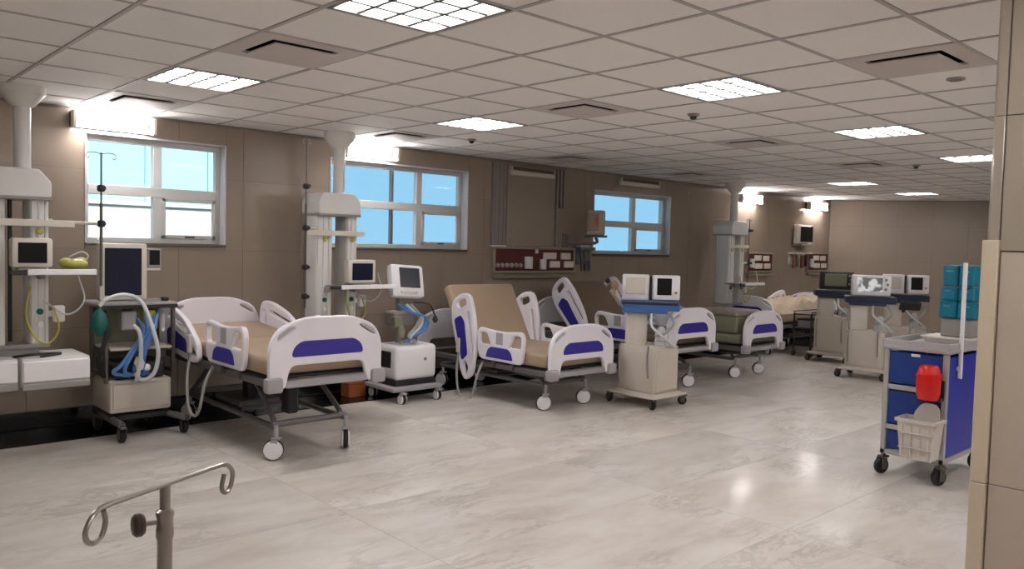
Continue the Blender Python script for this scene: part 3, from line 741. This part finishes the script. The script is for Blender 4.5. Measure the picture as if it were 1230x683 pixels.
b = MB(); b.tube([(2.02, 6.40, .90), (2.06, 6.38, .84), (2.07, 6.38, .66), (2.05, 6.40, .50), (2.06, 6.46, .47)], .016, 10, smooth=6); wb(b, 'corrugated_hose', HOSEW, t)
b = MB(); b.tube([(1.86, 6.55, 1.0), (1.86, 6.46, .86), (1.82, 6.44, .74), (1.80, 6.50, .62), (1.86, 6.56, .5)], .018, 8, smooth=5); wb(b, 'black_hose', RUBBER, t)
for k, (dx, dz) in enumerate(((0, 0), (.05, -.03), (.10, .02), (-.06, -.05))):
    b = MB(); b.tube([(2.16+dx, 6.56, .98+dz), (2.14+dx*.5, 6.46, .84), (2.02+dx, 6.44, .66+dz), (1.98+dx*1.4, 6.46, .54), (2.08+dx, 6.48, .50)], .014, 8, smooth=5); wb(b, 'blue_hose', HOSEB, t)
b = MB(); b.lathe([(.03, -.05), (.04, 0), (.025, .05)], (2.08, 6.45, .60), 14); b.ball((2.14, 6.46, .56), .03); wb(b, 'valve', WHITE, t)
for k in range(2):
    b = MB(); b.box((2.04+.16*k, 6.60, .92), (.11, .10, .15), .01); v_ = wb(b, 'vaporiser', [GREYB, YEL][k], t)
    b = MB(); b.cyl((2.04+.16*k, 6.60, .99), (2.04+.16*k, 6.60, 1.02), .04, seg=14); wb(b, 'dial', DARK, v_)

# ------------------------------------------------------------------ white boxed ventilator right of the leftmost bed
t = thing('ventilator', 'ventilator on a white rounded box with tilted screen, left of the raised tan backrest', 'medical machine', (4.72, 6.70, 0), 0, 'wheeled ventilators')
b = MB(); b.box((4.70, 6.66, .145), (.60, .52, .045), .015, seg=2); wb(b, 'base_plate', GREYB, t)
for cx_, cy_ in ((-.20, -.30), (.24, -.29), (-.2, .22), (.2, .22)): caster(t, cx_, cy_, r=.05, white=True, stem=.02)
b = MB(); b.box((4.72, 6.68, .195), (.50, .42, .06), .01); wb(b, 'plinth', DARK, t)
b = MB(); b.box((4.73, 6.67, .39), (.50, .40, .35), .05, seg=3); bx_ = wb(b, 'compressor_box', WHITE, t)
b = MB(); b.lathe([(.018, 0), (.014, .006)], (4.83, 6.47, .42), 12, (0, -1, 0)); wb(b, 'emblem', PENDG, bx_)
b = MB(); b.box((4.474, 6.66, .42), (.012, .2, .16), .004); wb(b, 'side_grille', DARK, bx_)
b = MB(); b.cyl((4.68, 6.74, .56), (4.68, 6.74, 1.06), .03); b.box((4.66, 6.70, .82), (.24, .2, .14), .02); wb(b, 'stand_column', PENDG, t)
b = MB(); R_ = RX(-.25) @ RY(.06); c = Vector((4.66, 6.60, 1.19)); b.box(c, (.39, .10, .33), .03, RZ(.0) @ R_, 2); mo = wb(b, 'monitor', WHITE, t)
b = MB(); b.box(c+R_ @ Vector((.02, -.053, .03)), (.24, .01, .20), .004, R_); wb(b, 'screen', mat('screen_grey', (52, 54, 60), .2), mo)
b = MB(); b.box(c+R_ @ Vector((.0, -.055, -.115)), (.20, .012, .03), .004, R_); wb(b, 'key_strip', CREAM, mo)
for k in range(4):
    b = MB(); a = k*.05; b.tube([(4.58+a, 6.60, .96), (4.62+a, 6.46, .90-.02*k), (4.80-a*.4, 6.44, .84), (4.84-a, 6.46, .74), (4.70-a*.6, 6.46, .66), (4.58+a, 6.50, .60)], .014, 8, smooth=5); wb(b, 'breathing_hose', [HOSEB, HOSEB, HOSEW, HOSEG][k], t)
b = MB(); b.lathe([(.04, -.06), (.045, 0), (.03, .06)], (4.56, 6.52, .70), 14); b.box((4.54, 6.56, .80), (.10, .08, .10), .01); wb(b, 'humidifier', OLIVE, t)
b = MB(); b.tube([(4.78, 6.62, .98), (4.92, 6.55, .96), (4.98, 6.52, .84)], .009, smooth=4); b.lathe([(.02, 0), (.03, -.04), (.012, -.07)], (4.98, 6.52, .84), 12); wb(b, 'flex_arm', DARK, t)

def lit_screen():
    M = bpy.data.materials.new('screen_with_reflections'); M.use_nodes = True; t_ = M.node_tree; b_ = t_.nodes['Principled BSDF']
    co = t_.nodes.new('ShaderNodeTexCoord'); v = t_.nodes.new('ShaderNodeTexNoise'); v.inputs['Scale'].default_value = 13.; v.inputs['Detail'].default_value = 1.
    r = t_.nodes.new('ShaderNodeValToRGB'); r.color_ramp.elements[0].position = .44; r.color_ramp.elements[0].color = lin((110, 112, 112)); r.color_ramp.elements[1].position = .58; r.color_ramp.elements[1].color = lin((236, 236, 232))  # white blobs paint reflections into the glow of the lit screen
    t_.links.new(co.outputs['Object'], v.inputs['Vector']); t_.links.new(v.outputs['Fac'], r.inputs[0]); t_.links.new(r.outputs[0], b_.inputs['Emission Color'])
    b_.inputs['Base Color'].default_value = (.02, .02, .02, 1); b_.inputs['Emission Strength'].default_value = .27; b_.inputs['Roughness'].default_value = .2
    return M
LITM = lit_screen()
# ------------------------------------------------------------------ square cabinet ventilators
def cabinet_ventilator(x, y, label, rot, head_rot, screen, tray=TRAYB, two=True, w=.40, d=.46, h=.46):
    t = thing('ventilator', label, 'medical machine', (x, y, 0), 0, 'wheeled ventilators')
    R_ = RZ(rot)
    def at(px, py, pz): q = R_ @ Vector((px, py, 0)); return Vector((q.x, q.y, pz))
    b = MB(); b.box((0, 0, .115), (w+.16, d+.14, .03), .012, R_); b.box((0, 0, .13), (w+.06, d+.06, .03), .01, R_); b.build('base_plate', BEIGE, t)
    for sx_ in (-1, 1):
        for sy_ in (-1, 1):
            q = at(sx_*(w/2+.055), sy_*(d/2+.045), 0); caster(t, q.x, q.y, r=.045, white=False, stem=.015, turn=rot+.5*sx_)
    b = MB(); b.box((0, 0, .145+h/2), (w, d, h), .012, R_, 2); cb = b.build('cabinet', BEIGE, t)
    b = MB(); b.box(at(0, -d/2-.004, .145+h/2), (w-.05, .012, h-.05), .004, R_); b.build('door', BEIGE, cb)
    b = MB(); b.tube([at(-w/2-.03, -d/2+.05, .3), at(-w/2-.05, -d/2+.05, .5), at(-w/2-.03, -d/2+.05, .62)], .01, smooth=4); b.tube([at(-w/2-.03, d/2-.05, .2), at(-w/2-.05, d/2-.05, .5), at(-w/2-.02, d/2-.05, .62)], .01, smooth=4); b.build('grab_tubes', STEEL, t, kind='stuff')
    H = RZ(head_rot)
    def hd(px, py, pz): q = H @ Vector((px, py, 0)); return Vector((q.x, q.y, pz))
    b = MB(); b.box(hd(-.13, .05, .78), (.22, .20, .37), .03, H, 2); b.build('neck', CREAM, t)
    b = MB(); b.box(hd(0, .04, 1.0), (.60, .30, .09), .02, H, 2); b.box(hd(-.04, -.05, .955), (.44, .14, .05), .01, H); tr = b.build('head_tray', tray, t)
    b = MB(); b.box(hd(0, -.115, 1.03), (.56, .012, .025), .003, H); b.build('tray_rail', DARK, tr)
    if two:
        b = MB(); b.box(hd(-.15, .04, 1.185), (.27, .12, .26), .012, H, 2); p = b.build('left_module', WHITE, t)
        b = MB(); b.box(hd(-.15, -.024, 1.20), (.20, .008, .17), .003, H); b.build('module_face', CREAM, p)
        b = MB(); b.box(hd(.005, .06, 1.18), (.03, .08, .24), .004, H); b.build('dark_spacer', DARK, t)
        R2 = RZ(head_rot+.25); q = hd(.155, .02, 1.19)
        b = MB(); b.box(q, (.27, .10, .25), .014, R2, 2); p = b.build('monitor', WHITE, t)
        b = MB(); b.box(q+R2 @ Vector((-.03, -.053, .01)), (.15, .008, .17), .003, R2); b.build('screen', screen, p)
        b = MB(); b.lathe([(.015, 0), (.012, .012)], q+R2 @ Vector((.09, -.05, -.05)), 12, R2 @ Vector((0, -1, 0))); b.build('control_knob', PENDG, p)
    else:
        b = MB(); b.box(hd(0, .04, 1.185), (.46, .16, .26), .014, H, 2); p = b.build('monitor', WHITE if screen is not OLIVE else DARK, t)
        b = MB(); b.box(hd(-.02, -.044, 1.195), (.30, .008, .18), .003, H); b.build('screen', screen, p)
        for k in range(3): b = MB(); b.box(hd(.17+.02*(k % 2), -.044, 1.26-.06*k), (.03, .012, .03), .003, H); b.build('key', PENDG, p)
    b = MB(); b.lathe([(.055, 0), (.06, .06), (.04, .12), (.02, .14)], hd(.12, -.06, .66), 14); b.box(hd(.12, -.02, .63), (.12, .14, .06), .01, H); b.build('humidifier', HOSEW, t)
    b = MB(); b.tube([hd(.02, -.10, .93), hd(.02, -.18, .82), hd(.10, -.20, .74), hd(.20, -.17, .66), hd(.26, -.12, .60), hd(.16, -.14, .63)], .014, 8, smooth=5); b.build('breathing_hose', HOSEW, t)
    b = MB(); b.tube([hd(.20, -.06, .93), hd(.24, -.12, .84), hd(.16, -.15, .74), hd(.06, -.12, .70)], .014, 8, smooth=5); b.build('breathing_hose', HOSEG, t)
    return t
v3 = cabinet_ventilator(6.59, 5.04, 'square cabinet ventilator with blue tray in front of the half hidden bed', 0., -.92, SCREEN)
b = MB(); b.tube([(-.30, .10, .98), (-.36, .16, 1.10), (-.33, .20, 1.18)], .01, smooth=4); b.ball((-.30, .22, 1.20), .05, (1, .6, 1)); v_ = b.build('swing_arm', mat('arm_tan', (150, 122, 100), .5), v3)
b = MB(); b.ball((-.33, .29, 1.245), .028); b.build('arm_knob', DARK, v_)
cabinet_ventilator(10.38, 4.43, 'ventilator with a bright lit screen, nearest of the three behind the blue trolley', .12, -1.05, LITM, tray=TRAYD, two=False)
cabinet_ventilator(11.52, 5.42, 'ventilator with dull olive screen, leftmost of the three far ones', .1, -1.0, OLIVE, tray=TRAYD, two=False, h=.52)
v6 = cabinet_ventilator(11.45, 4.42, 'ventilator with small black screen, right of the lit screen one', .0, -1.1, SCREEN, tray=TRAYD)
b = MB(); R_ = RZ(-1.1) @ RX(-.6); b.box((-.22, -.16, .90), (.26, .18, .03), .008, R_); b.box((-.17, -.06, .86), (.04, .16, .03), .004, R_); b.build('tilted_keypad', DARK, v6)
# ------------------------------------------------------------------ outlet boards, panel and devices on the window wall
def board(x0, x1, z0, z1, label, bits):
    t = thing('outlet_board', label, 'outlet panel', ((x0+x1)/2, WY, z0), 0)
    y = WY-.012
    b = MB(); b.box(((x0+x1)/2, y-.012, (z0+z1)/2), (x1-x0, .028, z1-z0), .004); wb(b, 'board', RED, t)
    b = MB(); e = .03
    for zz in (z0-e/2, z1+e/2): b.box(((x0+x1)/2, y-.018, zz), (x1-x0+2*e, .04, e), .004)
    for xx in (x0-e/2, x1+e/2): b.box((xx, y-.018, (z0+z1)/2), (e, .04, z1-z0), .004)
    wb(b, 'board_frame', mat('frame_taupe', (146, 134, 120), .45), t)
    b = MB(); b.box(((x0+x1)/2, y-.03, z0-.075), (x1-x0+.05, .05, .04), .006); wb(b, 'equipment_rail', OLIVE, t)
    for (u, v, w, h, kind) in bits:
        cx = x0+u*(x1-x0); cz = z0+v*(z1-z0); b = MB()
        if kind == 's':
            b.box((cx, y-.035, cz), (w, .022, h), .005); o = wb(b, 'socket_plate', CREAM, t)
        elif kind == 'g':
            b.lathe([(.028, 0), (.028, .02), (.016, .03)], (cx, y-.026, cz), 12, (0, -1, 0)); wb(b, 'gas_outlet', PENDG, t)
        else:
            b.cyl((cx, y-.055, cz-h/2), (cx, y-.055, cz+h/2), w/2, seg=14); b.box((cx, y-.03, cz), (.03, .03, .05)); wb(b, 'flow_meter', HOSEW, t)
    return t
b0 = [(.025+.055*k, .25, 0, 0, 'g') for k in range(6)]
board(6.47, 7.86, 1.265, 1.535, 'long maroon outlet board with white sockets, above the raised tan backrest',
      b0+[(.385, .38, .11, .15, 'f'), (.57, .30, .09, .13, 'f'), (.50, .90, .05, .05, 's'), (.67, .70, .24, .085, 's'), (.885, .70, .18, .085, 's'), (.74, .30, .19, .085, 's'), (.93, .30, .18, .085, 's')])
bb_ = [(.38, .76, .22, .09, 's'), (.72, .74, .2, .09, 's'), (.42, .28, .24, .09, 's'), (.78, .28, .2, .09, 's'), (.12, .45, .08, .15, 'f')]
board(12.2, 13.0, 1.25, 1.54, 'maroon outlet board right of the far pendant column', bb_)
board(14.30, 15.10, 1.26, 1.56, 'maroon outlet board nearest the far corner', bb_)
t = thing('wall_panel', 'blanked off window panel with grey side strips, above the maroon board', 'panel', (6.96, WY, 1.56))
b = MB(); b.box((7.07, WY-.015, 2.07), (.84, .03, 1.0), .004); wb(b, 'centre_board', mat('panel_beige', (148, 136, 122), .45), t)
b = MB(); b.box((6.52, WY-.02, 2.08), (.22, .04, 1.0), .004)
for k in range(3): b.box((6.45+.07*k, WY-.044, 2.08), (.03, .012, .98), .003)
wb(b, 'ribbed_strip', mat('strip_grey', (134, 126, 122), .5), t)
for k in range(3):
    b = MB(); b.box((7.53+.065*k, WY-.02, 2.33 if k else 2.08), (.03, .04, .5 if k else 1.0), .004); wb(b, 'thin_strip', MATS['strip_grey'], t)
b = MB(); b.box((6.52, WY-.025, 1.565), (.24, .05, .025), .005); wb(b, 'ledge', CREAM, t)

t = thing('wall_monitor', 'grey boxy monitor on a swing arm before the third window', 'monitor', (7.85, 7.0, 1.55))
b = MB(); R_ = RZ(-1.0); b.box((7.93, 6.98, 1.90), (.22, .15, .32), .02, R_, 2); mo = wb(b, 'monitor_case', mat('case_grey', (170, 160, 146), .5), t)
b = MB(); b.box(Vector((7.93, 6.98, 1.90))+R_ @ Vector((-.02, -.08, .01)), (.14, .01, .22), .004, R_); wb(b, 'side_cover', mat('cover_tan', (150, 130, 112), .5), mo)
b = MB(); b.box(Vector((7.93, 6.98, 1.90))+R_ @ Vector((.02, -.087, .02)), (.04, .006, .10), .002, R_); wb(b, 'orange_mark', ORANGE, mo)
b = MB(); b.box(Vector((7.93, 6.98, 1.90))+R_ @ Vector((0, .078, .0)), (.19, .012, .27), .004, R_); wb(b, 'screen', SCREEN, mo)
b = MB(); b.box((7.93, 6.98, 1.725), (.24, .2, .03), .008); b.tube([(7.93, 6.98, 1.71), (7.93, 6.98, 1.64), (7.72, 7.2, 1.62), (7.72, WY-.04, 1.64)], .022, smooth=4); wb(b, 'swing_arm', FRAME, t)
b = MB(); b.box((7.72, WY-.015, 1.64), (.10, .035, .22), .006); wb(b, 'wall_plate', FRAME, t)
t = thing('infusion_module', 'greenish wall module with hanging leads, below the boxy monitor', 'medical device', (8.03, WY, 1.28))
b = MB(); b.box((8.05, WY-.07, 1.56), (.30, .13, .04), .008); b.box((8.05, WY-.03, 1.45), (.26, .05, .2), .01); wb(b, 'module_shelf', mat('module_green', (96, 112, 108), .5), t)
b = MB(); b.box((8.0, WY-.08, 1.60), (.18, .09, .045), .01); wb(b, 'white_unit', WHITE, t)
for k in range(3):
    b = MB(); b.tube([(7.94+.1*k, WY-.07, 1.54), (7.95+.1*k, WY-.09, 1.40-.04*k), (7.99+.08*k, WY-.07, 1.26)], .008, smooth=4); wb(b, 'lead', [DARK, ORANGE, OLIVE][k], t)
b = MB(); b.box((8.14, WY-.04, 1.33), (.09, .05, .13), .01); wb(b, 'lead_box', mat('lead_blue', (70, 80, 110), .5), t)

t = thing('wall_display', 'black square display with pale frame, high on the wall near the far corner', 'monitor', (13.98, WY, 1.75))
b = MB(); b.box((14.0, WY-.08, 1.92), (.56, .09, .35), .015, seg=2); mo = wb(b, 'display_case', CREAM, t)
b = MB(); b.box((14.04, WY-.129, 1.925), (.46, .008, .29), .003); wb(b, 'screen', SCREEN, mo)
b = MB(); b.box((14.0, WY-.02, 1.9), (.16, .05, .14), .005); b.box((14.0, WY-.1, 1.725), (.5, .18, .03), .006); wb(b, 'bracket', PENDG, t)
t = thing('supply_rack', 'small wall rack of brown supplies under the black wall display', 'rack', (13.9, WY, 1.25))
b = MB(); b.box((13.9, WY-.09, 1.57), (.62, .16, .025), .005); b.box((13.9, WY-.02, 1.47), (.6, .02, .22), .004); wb(b, 'rack_shelf', CREAM, t)
for k in range(4):
    b = MB(); b.cyl((13.68+.15*k, WY-.09, 1.535), (13.68+.15*k, WY-.09, 1.30+.03*(k % 2)), .03+.005*(k % 3), seg=12); wb(b, 'canister', [mat('brown_plastic', (120, 72, 56), .5), OLIVE, MATS['brown_plastic'], DARK][k], t)

# ------------------------------------------------------------------ pillar at the right
pil = MB(); pil.box((3.42, .50, CZ/2), (.80, .80, CZ)); pillar = pil.build('pillar', GROUT, kind='structure')
PX, PY1 = 3.02, .90
for k, (a, c) in enumerate(((.02, .82), (.82, 1.64))):
    b = MB(); b.box((PX-.016, PY1-.012, (a+c)/2), (.032, .050, c-a-.002), .003); b.build('corner_strip', PILD, pillar)
for k, (a, c) in enumerate(((.02, .82), (.82, 1.60))):
    b = MB(); b.box((PX-.009, PY1-.039-.37, (a+c)/2), (.018, .735, c-a-.002), .002); b.build('cladding_tile', PILE, pillar)
for k, (a, c) in enumerate(((1.602, 2.05), (2.05, CZ))):
    b = MB(); b.box((PX-.006, PY1-.016, (a+c)/2), (.012, .030, c-a-.002), .002); b.build('corner_strip', PILL, pillar)
    b = MB(); b.box((PX-.006, PY1-.033-.37, (a+c)/2), (.012, .735, c-a-.002), .002); b.build('pillar_tile', PILL, pillar)
for a, c, M_ in ((.02, .82, PILE), (.82, 1.60, PILE), (1.602, 2.05, PILL), (2.05, CZ, PILL)):
    b = MB(); b.box((3.42, .10-.006, (a+c)/2), (.79, .012, c-a-.002), .002); b.build('pillar_tile' if M_ is PILL else 'cladding_tile', M_, pillar)
b = MB(); b.box((3.42, PY1+.006, .82), (.79, .012, 1.6), .002); b.build('cladding_tile', PILD, pillar)
b = MB(); b.box((3.42, PY1+.004, 2.1), (.79, .008, .99), .002); b.build('pillar_tile', PILL, pillar)

# ------------------------------------------------------------------ blue trolley
T_ = thing('trolley', 'blue and silver wheeled trolley beside the pillar', 'trolley', (6.28, 2.17, 0))
X0, X1, Y0, Y1 = 5.90, 6.66, 1.97, 2.40
for xx in (X0+.018, X1-.018):
    for yy in (Y0+.018, Y1-.018):
        b = MB(); b.box((xx, yy, .535), (.036, .036, .77), .005); wb(b, 'corner_post', SILVER, T_)
b = MB()
for yy in (Y0+.015, Y1-.015): b.box(((X0+X1)/2, yy, .165), (X1-X0, .03, .035), .004)
for xx in (X0+.015, X1-.015): b.box((xx, (Y0+Y1)/2, .165), (.03, Y1-Y0, .035), .004)
wb(b, 'bottom_frame', SILVER, T_)
b = MB(); b.box(((X0+X1)/2, (Y0+Y1)/2, .925), (X1-X0+.03, Y1-Y0+.03, .03), .006)
for yy in (Y0, Y1): b.box(((X0+X1)/2, yy, .955), (X1-X0+.03, .018, .05), .004)
for xx in (X0, X1): b.box((xx, (Y0+Y1)/2, .955), (.018, Y1-Y0+.03, .05), .004)
wb(b, 'top_tray', GREYB, T_)
for k, (a, c) in enumerate(((.665, .895), (.375, .615), (.19, .325))):
    b = MB(); b.box((X0+.03, (Y0+Y1)/2, (a+c)/2), (.04, Y1-Y0-.075, c-a), .005); d_ = wb(b, 'drawer', BLUE, T_)
    b = MB(); b.box((X0+.006, (Y0+Y1)/2, c-.015 if k == 0 else c+.025), (.014, .06 if k == 0 else Y1-Y0-.075, .02 if k == 0 else .035), .003); wb(b, 'drawer_pull', SILVER if k else WHITE, d_)
b = MB(); b.box(((X0+X1)/2, Y0+.02, .53), (X1-X0-.075, .02, .70), .004); wb(b, 'side_panel', BLUED, T_)
b = MB(); b.box(((X0+X1)/2, Y1-.02, .53), (X1-X0-.075, .02, .70), .004); wb(b, 'side_panel', BLUE, T_)
b = MB(); b.box((X1-.03, (Y0+Y1)/2, .53), (.02, Y1-Y0-.075, .70), .004); wb(b, 'back_panel', BLUE, T_)
for xx in (X0+.02, X1-.02):
    for yy in (Y0+.02, Y1-.02): caster(T_, xx-6.28, yy-2.17, r=.058, white=False, stem=.035, turn=1.2)
b = MB(); b.tube([(6.10, Y0-.012, .73), (6.10, Y0-.012, 1.54)], .015); b.box((6.10, Y0-.002, .80), (.03, .02, .03)); b.box((6.10, Y0-.002, .93), (.03, .02, .03)); wb(b, 'white_rod', WHITE, T_)
t = thing('drip_tray', 'shallow pale tray lying on the blue trolley under the cyan drawers', 'tray', (6.48, 2.14, .94))
b = MB(); b.frustum((6.48, 2.14, .94), (.26, .28), (.30, .33), .035); b.box((6.48, 2.14, .981), (.32, .35, .014), .004); wb(b, 'tray_body', CREAM, t)
t = thing('drawer_tower', 'cyan stacking drawer tower standing on the blue trolley', 'organiser', (6.50, 2.10, .988))
b = MB(); b.box((6.50, 2.10, 1.055), (.2, .21, .13), .008); wb(b, 'foot_block', PENDG, t)
for k, (zz, hh, ww) in enumerate(((1.19, .13, .25), (1.305, .10, .235), (1.44, .16, .215))):
    for s in (-1, 1):
        b = MB(); b.box((6.50, 2.10+s*ww/4, zz), (.20, ww/2-.006, hh-.004), .008); d_ = wb(b, 'drawer_shell', CYAN, t)
        b = MB(); b.box((6.396, 2.10+s*ww/4, zz-.005), (.012, ww/2-.03, hh-.03), .004); wb(b, 'drawer_front', CYAN, d_)
        b = MB(); b.box((6.386, 2.10+s*ww/4, zz+hh*.2), (.016, .05, .012), .003); wb(b, 'drawer_pull', mat('cyan_light', (70, 160, 180), .4), d_)
t = thing('sharps_container', 'bright red plastic container hung on the end of the blue trolley', 'container', (5.84, 2.06, .60))
b = MB(); b.lathe([(.062, .60), (.074, .63), (.078, .73), (.074, .78), (.06, .825), (.05, .835)], (5.815, 2.06, 0), 20); bd = wb(b, 'container_body', REDB, t)
b = MB(); b.lathe([(.082, .762), (.082, .776), (.07, .782)], (5.815, 2.06, 0), 20); wb(b, 'lid_ring', REDB, bd)
b = MB(); b.box((5.80, 2.06, .66), (.10, .06, .05), .004); wb(b, 'yellow_label', mat('dull_label', (176, 84, 40), .5), bd)
b = MB(); b.box((5.855, 2.06, .60), (.06, .15, .035), .008); b.box((5.885, 2.06, .66), (.012, .16, .14), .003); wb(b, 'holder_bracket', DARK, t)
t = thing('waste_bin', 'beige plastic bin hanging low on the end of the blue trolley', 'bin', (5.80, 2.09, .2))
b = MB()
def ring(z, w, d): return [b.bm.verts.new((5.79+sx_*w/2, 2.09+sy_*d*.9/2, z)) for sx_, sy_ in ((-1, -1), (1, -1), (1, 1), (-1, 1))]
R1 = [ring(.19, .15, .22), ring(.44, .17, .27), ring(.445, .20, .30), ring(.465, .20, .30), ring(.465, .16, .26), ring(.20, .13, .20)]
for A, B in zip(R1, R1[1:]):
    for k in range(4): b.bm.faces.new((A[k], A[(k+1) % 4], B[(k+1) % 4], B[k]))
b.bm.faces.new(R1[0][::-1]); b.bm.faces.new(R1[-1]); wb(b, 'bin_body', BIN, t)
for k in range(4):
    b = MB(); b.box((5.703, 2.005+.057*k, .31), (.012, .008, .22), .002); wb(b, 'rib', BIN, t)
for k in range(2):
    b = MB(); b.box((5.70, 2.09, .27+.10*k), (.012, .215, .008), .002); wb(b, 'rib', BIN, t)
b = MB(); b.mesh(plate(rounded([(-.085, -.06), (.085, -.06), (.085, .06), (.03, .14), (-.06, .14), (-.085, .10)], .03, 3), [], .012, .003), PM((0, 1, 0), (0, 0, 1), (5.84, 2.07, .43))); wb(b, 'raised_flap', BIN, t)
b = MB(); b.box((5.888, 2.09, .40), (.012, .10, .10), .003); wb(b, 'hanger_plate', DARK, t)

# ------------------------------------------------------------------ drip stand in the foreground
t = thing('drip_stand', 'stainless drip stand with two hooks, close up at lower left', 'drip stand', (.487, 1.378, 0))
A = Vector((.362, 1.312, 1.16)); B = Vector((.620, 1.438, 1.16)); D = (B-A).normalized(); Z = Vector((0, 0, 1))
def on(s, z): return A+D*s+Z*z
Lb = (B-A).length
P = [on(.012, -.004), on(.016, -.022), on(.010, -.042), on(-.004, -.050), on(-.017, -.044), on(-.020, -.028), on(-.010, -.010), on(.004, .000)]
P = spline(P, 5)+[on(.03, .002), on(Lb*.5, .002), on(Lb-.03, .002)]+spline([on(Lb-.012, .0015), on(Lb+.004, -.004), on(Lb+.015, -.018), on(Lb+.014, -.034), on(Lb+.006, -.050), on(Lb-.007, -.052), on(Lb-.013, -.040), on(Lb-.009, -.024), on(Lb-.007, -.017)], 5)
b = MB(); b.tube(P, .0042, 10); wb(b, 'hook_bar', STEEL, t)
b = MB(); b.cyl((.487, 1.378, .85), (.487, 1.378, 1.161), .0088, seg=20); wb(b, 'inner_pole', STEEL, t)
b = MB(); b.lathe([(.0135, 1.068), (.0145, 1.072), (.0145, 1.085), (.0135, 1.088), (.0135, 1.104), (.015, 1.108), (.015, 1.115), (.010, 1.119)], (.487, 1.378, 0), 20); wb(b, 'collar', STEEL, t)
b = MB(); b.cyl((.487, 1.378, .20), (.487, 1.378, 1.07), .0125, seg=20); wb(b, 'outer_pole', STEEL, t)
q = Vector((.487, 1.378, 1.098)); kd = Vector((-.76, .60, 0)).normalized(); kd = (kd+Vector((-.30, -.5, 0))).normalized()
b = MB(); b.cyl(q+kd*.012, q+kd*.034, .004, seg=10); kn = wb(b, 'screw', STEEL, t)
b = MB(); b.lathe([(.006, .030), (.016, .033), (.0195, .038), (.0195, .046), (.015, .051), (.006, .053)], q, 20, kd); lab(wb(b, 'knob', mat('knob_brown', (70, 52, 46), .3), kn), 'dark round knob')
for k in range(5):
    a = k*2*PI/5+.3; b = MB(); b.tube([(.487, 1.378, .20), (.487+.12*math.cos(a), 1.378+.12*math.sin(a), .15), (.487+.28*math.cos(a), 1.378+.28*math.sin(a), .10)], .013, smooth=3); wb(b, 'leg', STEEL, t)
    caster(t, .28*math.cos(a), .28*math.sin(a)-.0, r=.03, white=False, stem=.035)
